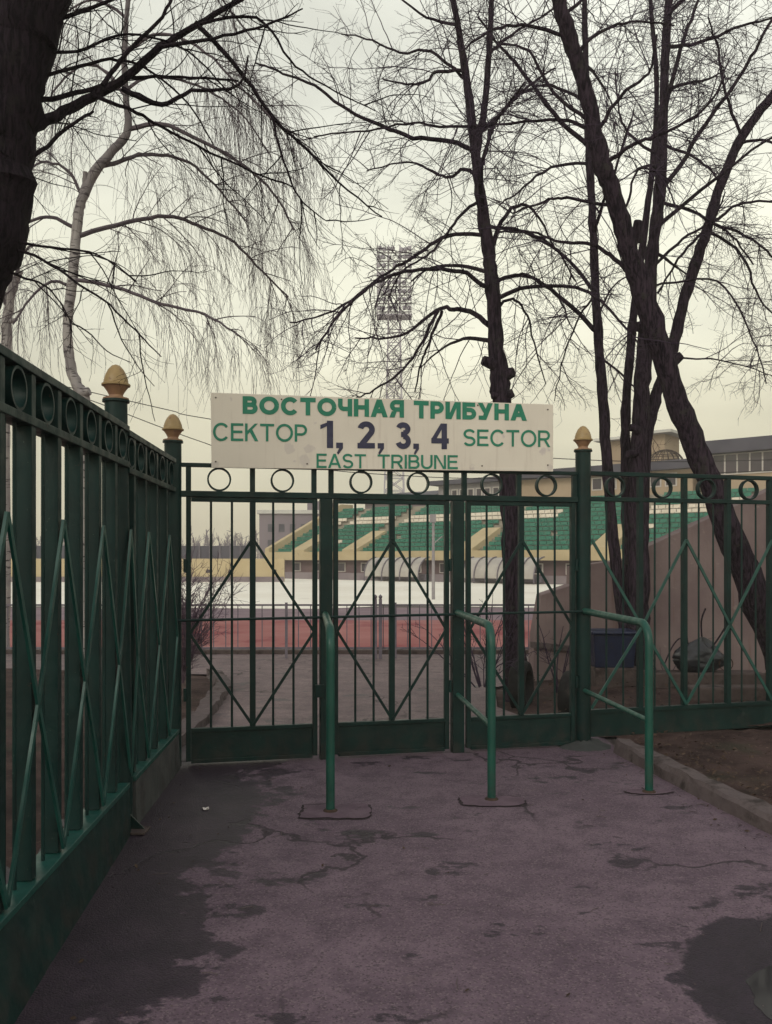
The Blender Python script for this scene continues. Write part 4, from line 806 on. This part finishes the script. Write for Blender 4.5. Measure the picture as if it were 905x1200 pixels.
# litter on the earth bed
rg = np.random.default_rng(33); b = MB()
for _ in range(900):
    y = rg.uniform(3.0, 7.5); xk = kerbx(min(y, 7.08)) + .2; x = xk + rg.exponential(.55); s = rg.uniform(.008, .024); a = rg.uniform(0, 6.28); h = .075 + .05 * min(1, (x - xk) / 6) + rg.uniform(0, .02)
    u = np.array((math.cos(a), math.sin(a), rg.normal(0, .3))) * s; v = np.array((-math.sin(a), math.cos(a), rg.normal(0, .3))) * s * .6; c = np.array((x, y, h))
    b.add([c - u, c - v + (0, 0, .004), c + u, c + v + (0, 0, .006)], [(0, 1, 2, 3)])
for _ in range(700):
    y = rg.uniform(7.9, 11.0); x = rg.uniform(1.6, 5.2); s = rg.uniform(.01, .03); a = rg.uniform(0, 6.28)
    u = np.array((math.cos(a), math.sin(a), rg.normal(0, .3))) * s; v = np.array((-math.sin(a), math.cos(a), rg.normal(0, .3))) * s * .6; c = np.array((x, y, .13 + rg.uniform(0, .02)))
    b.add([c - u, c - v, c + u, c + v + (0, 0, .006)], [(0, 1, 2, 3)])
b.build('leaf_litter', M['litter'], label='scattered dead leaves on the dark earth right of the kerb', cat='leaves', kind='stuff')
b = MB()
for _ in range(420):
    y = rg.uniform(2.6, 7.5); x = rg.uniform(-1.3, 2.0); s = rg.uniform(.002, .006); a = rg.uniform(0, 6.28); u = np.array((math.cos(a), math.sin(a), 0)) * s; v = np.array((-math.sin(a), math.cos(a), 0)) * s * .7
    c = np.array((x, y, .001)); b.add([c - u, c - v, c + u, c + v, c + (0, 0, s * .7)], [(0, 1, 4), (1, 2, 4), (2, 3, 4), (3, 0, 4)])
for _ in range(90):
    y = rg.uniform(2.6, 7.2); q = rg.random(); x = kerbx(min(y, 7.0)) - rg.exponential(.10) - .02 if q < .45 else (LX(y) + .16 + rg.exponential(.08) if q < .8 else rg.uniform(-1.2, 1.9)); sz = rg.uniform(.006, .018); a = rg.uniform(0, 6.28)
    u = np.array((math.cos(a), math.sin(a), rg.normal(0, .2))) * sz; v = np.array((-math.sin(a), math.cos(a), rg.normal(0, .2))) * sz * .55; c = np.array((x, y, .006)); b.m = 1; b.add([c - u, c - v, c + u + (0, 0, .004), c + v + (0, 0, .006)], [(0, 1, 2, 3)])
b.m = 0
for _ in range(60):
    y = rg.uniform(2.7, 7.3); x = rg.uniform(-1.2, 2.0) if rg.random() < .5 else kerbx(min(y, 7.0)) - rg.exponential(.12) - .02; a = rg.uniform(0, 6.28); l = rg.uniform(.01, .05); d = np.array((math.cos(a), math.sin(a), 0)) * l
    c = np.array((x, y, .004)); b.tube([c - d, c + np.array((rg.normal(0, .004), rg.normal(0, .004), .003)), c + d], .0016, 4)
b.build('grit', [M['kerb'], M['litter']], label='fine grit, twigs and leaf bits scattered over the asphalt', cat='grit', kind='stuff')
p = P(241, 949, 5.44); b = MB(); rr = np.random.default_rng(3)
vs = [(p[0] + i * .010 - .02 + rr.normal(0, .003), p[1] + j * .015 - .02, .004 + abs(rr.normal(0, .006))) for j in range(4) for i in range(5)]
b.add(vs, [(j * 5 + i, j * 5 + i + 1, j * 5 + i + 6, j * 5 + i + 5) for j in range(3) for i in range(4)])
b.build('paper_scrap', M['paper'], label='tiny crumpled white paper scrap on the damp asphalt left of the gate', cat='litter')

# ------------------------------------------------------------------ low railing by the track
Y = 13.7; rl = thing('railing', (0, Y, 0), 'low grey bar railing between the path and the red track', 'railing')
xs = np.arange(-8.6, 13.5, 1.75); m = M['railgrey']
for x_ in xs: MB().box(x_ - .02, x_ + .02, Y - .02, Y + .02, 0, .90).build('post', m, rl)
for z in (.86, .17): MB().box(-8.6, 13.2, Y - .014, Y + .014, z - .014, z + .014).build('rail', m, rl)
for x_, x2 in zip(xs, xs[1:]):
    b = MB()
    for k in range(1, 9): q = x_ + (x2 - x_) * k / 9; b.box(q - .007, q + .007, Y - .007, Y + .007, .17, .86)
    b.build('bar_panel', m, rl)
for px in (440, 446):
    x_ = P(px, 0, Y - .06)[0]; b = MB().box(x_ - .026, x_ + .026, Y - .09, Y - .035, 0, .96); b.lathe((x_, Y - .0625, .955), [(.012, 0), (.03, .03), (.03, .05), (.0, .08)], 10); b.build('gate_post', m, rl)
# slim pole on the field
p = P(508, 700, 34); t = thing('pole', (p[0], p[1], 0), 'slim pale grey pole with a small box standing on the snowy field', 'pole')
MB().tube([(p[0], p[1], -.02), (p[0], p[1], 3.3)], [.07, .055], 10).build('shaft', M['pole'], t, True)
MB().box(p[0] - .14, p[0] + .1, p[1] - .1, p[1] + .1, 3.05, 3.38).build('box', M['pole'], t); MB().tube([(p[0], p[1], 2.2), (p[0] + .35, p[1], 2.5)], .025, 6).build('arm', M['pole'], t, True)
p = P(444, 760, 24); 
# ------------------------------------------------------------------ grandstand
B0 = np.array(((690 - 452.5) / 1000 * 55, 55, 0)); th = R(40)
U = np.array((-math.cos(th), math.sin(th), 0)); W = np.array((math.sin(th), math.cos(th), 0))
def S(s, v, h): return B0 + U * s + W * v + UP * h
def spx(px, v=0):
    q = (px - 452.5) / 1000; o = B0 + W * v; return (q * o[1] - o[0]) / (U[0] - q * U[1])
def sbox(b, s0, s1, v0, v1, h0, h1): return b.obox(S((s0 + s1) / 2, (v0 + v1) / 2, (h0 + h1) / 2), U * (s1 - s0) / 2, W * (v1 - v0) / 2, UP * (h1 - h0) / 2)
gs = thing('grandstand', S(0, 0, 0), 'raked stadium stand with green and white plastic seats across the snowy field', 'grandstand')
NR, RD, RH, H0 = 12, .75, .35, 2.05
sR, sL = -26, spx(318)
prof = [(0, 1.55), (0, H0)]
for r in range(NR): prof += [(r * RD, H0 + r * RH), ((r + 1) * RD, H0 + r * RH)] if r else [((r + 1) * RD, H0)]
prof += [(NR * RD, H0 + NR * RH), (NR * RD + 1.6, H0 + NR * RH), (NR * RD + 1.6, 0), (.7, 0), (.7, 1.55)]
MB().prism([S(sL, v, h) for v, h in prof], U * (sR - sL)).build('terrace', M['stand'], gs)
sbox(MB(), sR, sL, -.28, -.004, 1.5, 2.2).build('fascia', M['yellow'], gs)
sbox(MB(), sR, sL, .62, .69, 0, 1.5).build('recess_wall', M['brown'], gs)
MB().prism([S(sL + .003, v, h) for v, h in [(-.28, 0), (-.28, 2.5), (NR * RD, H0 + NR * RH + .55), (NR * RD + 1.6, H0 + NR * RH + .55), (NR * RD + 1.6, 0)]], U * .5).build('end_wall', M['yellow'], gs)
aisl = [spx(q) for q in (352, 412, 546, 706, 838)]
for a in aisl:
    MB().prism([S(a - .75, v, h) for v, h in [(-.29, 2.0), (-.29, 2.35), (3.4, H0 + 5.4 * RH), (3.4, H0 + 3 * RH)]], U * 1.5).build('stair_cheek', M['yellow'], gs)
    b = MB()
    for r in range(5, NR): sbox(b, a - .34, a + .34, r * RD - .3, r * RD - .003, H0 + (r - 1) * RH + .003, H0 + (r - .5) * RH)
    b.build('stair', M['stand'], gs)
for s in np.arange(sR + 1.5, sL - 1, 2.6):
    f = sbox(MB(), s - .45, s + .45, .56, .618, .55, 1.3).build('window', M['mullion'], gs); sbox(MB(), s - .36, s + .36, .54, .558, .62, 1.23).build('pane', M['glass'], f)
# seats
def seat(b, s, r):
    v = (r + .42) * RD; h = H0 + r * RH
    sbox(b, s - .235, s + .235, v - .12, v + .24, h + .17, h + .22); sbox(b, s - .235, s + .235, v + .20, v + .27, h + .22, h + .45)
seats = []; rg = np.random.default_rng(41)
for r in range(NR):
    s = sR + .4
    while s < sL - .5:
        if all(abs(s - a) > (.92 if r < 5 else .6) for a in aisl):
            p = S(s, (r + .42) * RD, H0 + r * RH + .3); px = 452.5 + p[0] / p[1] * 1000; py = HOR - (p[2] - CAMH) / p[1] * 1000
            mid = aisl[3] + .9 < s < aisl[2] - 4.0
            white = r in (7, 8) and not mid or (r == 9 and px > 800) or rg.random() < .006
            if rg.random() < .012: s += .52; continue
            seats.append((p[1], px, py, s, r, white))
        s += .52
vis = sorted([q for q in seats if 560 < q[1] < 895 and (q[1] < 755 or q[2] < 636 - (q[1] - 758) * .463) and not 730 < q[1] < 765 and not 590 < q[1] < 625])[:100]
vset = {(q[3], q[4]) for q in vis}
protos = {}
for Yd, px, py, s, r, wh in vis:
    if wh not in protos:
        b = MB(); seat(b, s, r); o = b.build('seat', M['seatwhite' if wh else 'seatgreen'], gs); protos[wh] = (o, s, r)
    else:
        o0, s0, r0 = protos[wh]; o = o0.copy(); COL.objects.link(o); o.parent = gs; o.location = Vector(o0.location) + Vector(S(s, r * RD, r * RH) - S(s0, r0 * RD, r0 * RH))
b = MB()
for Yd, px, py, s, r, wh in seats:
    if (s, r) not in vset: b.m = int(wh); seat(b, s, r)
o = b.build('seat', [M['seatgreen'], M['seatwhite']], gs); o['kind'] = 'stuff'
# boundary wall in front of stand, yellow wall at left
sbox(MB(), sR, spx(300, -2), -2.1, -1.85, -.05, .52).build('boundary_wall', M['boundary'], label='low pale mauve wall along the foot of the green stand', cat='wall')
t = thing('perimeter_wall', (-10, 60, 0), 'yellow perimeter wall with dark vents left of the stand', 'wall')
MB().box(P(-60, 0, 60)[0], P(333, 0, 60)[0], 60, 60.4, -.05, 1.62).build('wall', M['yellow'], t)
MB().box(P(-60, 0, 60)[0], P(333, 0, 60)[0], 59.9, 59.998, -.05, .35).build('base_course', M['boundary'], t)
for px in np.arange(60, 330, 26): MB().box(P(px, 0, 60)[0], P(px + 4, 0, 60)[0], 59.97, 59.997, .62, .85).build('vent', M['glass'], t)
t = thing('far_fence', (-14, 75, 0), 'dark solid far fence above the yellow wall', 'fence')
MB().box(P(-100, 0, 75)[0], P(300, 0, 75)[0], 75, 75.2, 0, 2.75).build('boards', M['roofdark'], t)
for px in np.arange(-90, 300, 12): MB().box(P(px, 0, 75)[0] - .06, P(px, 0, 75)[0] + .06, 74.9, 74.997, 0, 2.95).build('post', M['railgrey'], t)
# team shelters
for a0, a1, l in ((434, 497, 'curved grey team shelter with ribs, left one before the stand'), (549, 632, 'curved grey team shelter with ribs, right one before the stand')):
    s1_, s0_ = spx(a0, -3), spx(a1, -3); t = thing('team_shelter', S((s0_ + s1_) / 2, -3, 0), l, 'shelter', 'team shelters'); k = 12
    arc = [(-2.3 - 1.35 * math.cos(R(90 * i / k)) , .35 + 1.35 * math.sin(R(90 * i / k))) for i in range(k + 1)]
    b = MB(); vs = [S(s, v, h) for v, h in arc for s in (s0_, s1_)]; vs += [S(s, v + .03, h - .03) for v, h in arc for s in (s0_, s1_)]; n = 2 * (k + 1)
    b.add(vs, [(2 * i, 2 * i + 1, 2 * i + 3, 2 * i + 2) for i in range(k)] + [(n + 2 * i, n + 2 * i + 2, n + 2 * i + 3, n + 2 * i + 1) for i in range(k)]); b.build('canopy', M['polyc'], t, True)
    for s in np.linspace(s0_, s1_, 7): MB().tube([S(s, arc[0][0] - .02, 0)] + [S(s, v - .03, h + .03) for v, h in arc], .04, 6).build('rib', M['railgrey'], t, True)
    sbox(MB(), s0_ + .1, s1_ - .1, -2.75, -2.4, .1, .5).build('bench', M['railgrey'], t)
# press building, club building and gallery behind the stand
VB = NR * RD + 1.65
def block(root, p0, p1, v0, v1, h0, h1, m, name='wall'):
    s1_, s0_ = spx(p0, v0), spx(p1, v0); sbox(MB(), s0_, s1_, v0, v1, h0, h1).build(name, m, root); return s0_, s1_
def wins(root, s0, s1, v, h0, h1, n):
    for i in range(n):
        a = s0 + (s1 - s0) * (i + .12) / n; e = s0 + (s1 - s0) * (i + .88) / n
        f = sbox(MB(), a, e, v - .06, v - .003, h0, h1).build('window', M['mullion'], root); sbox(MB(), a + .1, e - .1, v - .09, v - .062, h0 + .1, h1 - .1).build('pane', M['glass'], f)
t = thing('building', S(spx(470, VB), VB, 0), 'low building with dark sloping roof at the left of stand top', 'building')
a, e = block(t, 428, 512, VB, VB + 8, 5, 7.0, M['boundary']); MB().prism([S(e + .5, v, h) for v, h in [(VB - .6, 6.95), (VB - .6, 7.25), (VB + 4, 8.1), (VB + 8.6, 7.25), (VB + 8.6, 6.95)]], -U * (e - a + .5)).build('roof', M['roofdark'], t)
t = thing('building', S(spx(555, VB), VB, 0), 'pale flat roofed press building with a row of windows above the stand', 'building')
a, e = block(t, 514, 603, VB, VB + 9, 5, 8.1, M['pole']); sbox(MB(), a, e + .5, VB - .7, VB + 9, 8.1, 8.5).build('roof', M['roofdark'], t); wins(t, a + .5, e - .5, VB, 6.7, 7.7, 8)
t = thing('building', S(spx(690, VB), VB, 0), 'peach club building with two rooftop boxes and a lattice dome behind trunks', 'building')
a, e = block(t, 606, 812, VB, VB + 10, 5, 8.1, M['peach']); sbox(MB(), a - .4, e + .4, VB - .8, VB + 10, 8.1, 8.75).build('roof', M['roofdark'], t); wins(t, a + 1, a + 8, VB, 6.9, 7.9, 6)
for q0, q1, h1 in ((711, 733, 11.2), (760, 779, 11.4)):
    a2, e2 = block(t, q0, q1, VB + 4, VB + 7, 8.75, h1, M['peach'], 'rooftop_box'); sbox(MB(), a2 - .8, e2 + .8, VB + 3.2, VB + 7.8, h1, h1 + .22).build('slab_roof', M['snowroof'], t)
sc, vc = spx(780, VB + 2.2), VB + 2.2; b = MB()
for k in range(9):
    a_ = math.pi * k / 9; b.tube([S(sc + 1.35 * math.cos(q) * math.cos(a_), vc + 1.35 * math.cos(q) * math.sin(a_), 8.75 + 1.15 * math.sin(q)) for q in np.linspace(0, math.pi, 14)], .03, 5)
for q in (R(5), R(28), R(52)): b.tube([S(sc + 1.35 * math.cos(q) * math.cos(a_), vc + 1.35 * math.cos(q) * math.sin(a_), 8.75 + 1.15 * math.sin(q)) for a_ in np.linspace(0, 6.283, 24)], .03, 5)
b.build('lattice_dome', M['rust'], t)
t = thing('building', S(spx(880, VB), VB, 0), 'long window gallery with dark roof above the right end of the stand', 'building')
a, e = block(t, 822, 1080, VB + .2, VB + 9, 5, 8.9, M['peach']); sbox(MB(), a, e + .6, VB - .7, VB + 9, 9.0, 9.9).build('roof', M['roofdark'], t); sbox(MB(), a, e, VB + .1, VB + .197, 7.5, 8.98).build('window_band', M['mullion'], t)
n = 16
for i in range(n):
    q0 = a + (e - a) * (i + .07) / n; q1 = a + (e - a) * (i + .93) / n; sbox(MB(), q0, q1, VB + .06, VB + .097, 7.6, 8.9).build('pane', M['glass'], t)
# far block at left and far trees
t = thing('building', P(336, 650, 120), 'grey mauve far block with snowy flat roof left of the stand', 'building')
x0, x1 = P(304, 0, 120)[0], P(392, 0, 120)[0]; zt = P(0, 602, 120)[2]
MB().box(x0, x1, 120, 135, 0, zt).build('wall', M['bldgrey'], t); MB().box(x0 - .3, x1 + .3, 119.6, 135.4, zt, zt + .5).build('roof', M['snowroof'], t)
MB().box(x1 - 4, x1 - .6, 122, 128, zt + .5, zt + 1.9).build('roof_house', M['bldgrey'], t)
for r_ in range(2):
    for c_ in range(6):
        xx = x0 + 1.2 + c_ * 1.55; f = MB().box(xx, xx + .8, 119.94, 119.997, 3.2 + r_ * 2.2, 4.3 + r_ * 2.2).build('window', M['roofdark'], t)
rg = np.random.default_rng(51); tw = Twigs(); t = thing('far_trees', (-60, 170, 0), 'hazy line of far bare trees along the left horizon', 'trees'); t['kind'] = 'stuff'
FT = [dict(dens=1.1, ang=(20, 50), len=(1.2, 3), r=.09, n=4, droop=0, wob=.15, lift=.3), dict(dens=1.4, ang=(20, 50), len=(.6, 1.6), r=.06, n=3, droop=0, wob=.15, rmin=.04)]
for _ in range(420):
    x_ = rg.uniform(-115, -26); y_ = rg.uniform(150, 190); h_ = rg.uniform(3, 7.0); pts = walk(rg, np.array((x_, y_, 0.)), (rg.normal(0, .06), 0, 1), h_, 6, 0, .03); tw.add(pts, .2, .08, 4); sub(tw, rg, pts, .09, 0, FT)
o = tw.build('branches', M['fartree'], t)
# ------------------------------------------------------------------ floodlight mast
Y = 112; cx = P(462, 0, Y)[0]; t = thing('floodlight_mast', (cx, Y, 0), 'tall lattice floodlight mast with stacked lamp rows behind lime branches', 'floodlight'); m = M['steel']
zb, zt = P(0, 372, Y)[2], P(0, 290, Y)[2]
b = MB(); wb, wt = 1.5, .75
def leg(i, z): k = wb + (wt - wb) * z / zb; return (cx + (k if i in (0, 3) else -k), Y + (k if i < 2 else -k), z)
for i in range(4): b.tube([leg(i, 0), leg(i, zb), (leg(i, zb)[0], leg(i, zb)[1], zt)], .11, 6)
zs = np.linspace(0, zb, 20)
for z0, z1 in zip(zs, zs[1:]):
    for i in range(4):
        b.tube([leg(i, z0), leg((i + 1) % 4, z1)], .055, 4); b.tube([leg((i + 1) % 4, z0), leg(i, z1)], .055, 4); b.tube([leg(i, z1), leg((i + 1) % 4, z1)], .055, 4)
b.build('mast', m, t)
MB().box(cx - 2.3, cx + 2.3, Y - 1.5, Y + 1, zb - .1, zb + .1).build('platform', m, t)
proto = None; rg = np.random.default_rng(61)
for r_ in range(8):
    z = zb + .9 + r_ * 1.1; f = MB().box(cx - 2.2, cx + 2.2, Y - 1.0, Y - .8, z - .5, z - .38).build('crossbeam', m, t)
    for i in range(7):
        if rg.random() < .16: continue
        c = (cx - 1.95 + i * .65, Y - 1.2, z)
        if proto is None: proto = MB().lathe(c, [(.12, -.3), (.28, -.22), (.28, .2), (.1, .3)], 8).build('lamp', M['lamp'], t, True); pc = c
        else: o = proto.copy(); COL.objects.link(o); o.parent = t; o.location = Vector(proto.location) + Vector(c) - Vector(pc) + Vector((rg.normal(0, .07), 0, rg.normal(0, .07))); o.rotation_euler = (rg.normal(.25, .12), rg.normal(0, .1), rg.normal(0, .25))
b = MB()
for sx in (-2.2, 2.2): b.tube([(cx + sx, Y - .9, zb), (cx + sx, Y - .9, zt)], .06, 5)
b.build('side_rail', m, t)
# ------------------------------------------------------------------ overhead cables
for pix, l in (([(40, 445, 13.2), (104, 459, 14), (200, 481, 17), (246, 491, 19), (450, 522, 26), (648, 537, 32), (800, 541, 38), (1000, 536, 46)], 'upper black overhead cable sagging from birch trunk behind the sign'), ([(60, 455, 13.2), (109, 470, 14), (187, 500, 16), (240, 519, 18), (300, 538, 20), (450, 556, 26), (650, 560, 33), (1000, 548, 46)], 'lower black overhead cable sagging from birch trunk towards the rings')):
    pts = smooth_poly([P(*q) for q in pix], 8); MB().tube(pts, np.array([.0009 * q[1] * .55 for q in pts]) * 1.0, 5).build('cable', M['cable'], label=l, cat='cable')
# ------------------------------------------------------------------ thin damp air
hm = bpy.data.materials.new('haze_air'); hm.use_nodes = True; ht = hm.node_tree; ht.nodes.clear()
ho = N(ht, 'ShaderNodeOutputMaterial'); hv = N(ht, 'ShaderNodeVolumePrincipled'); hv.inputs['Density'].default_value = .0019; hv.inputs['Color'].default_value = (.97, .93, .86, 1); ht.links.new(hv.outputs[0], ho.inputs['Volume'])
MB().box(-305, 305, -65, 405, -1.1, 50).build('haze', hm, label='thin pale damp air fading the far mast and stand', cat='haze', kind='stuff')
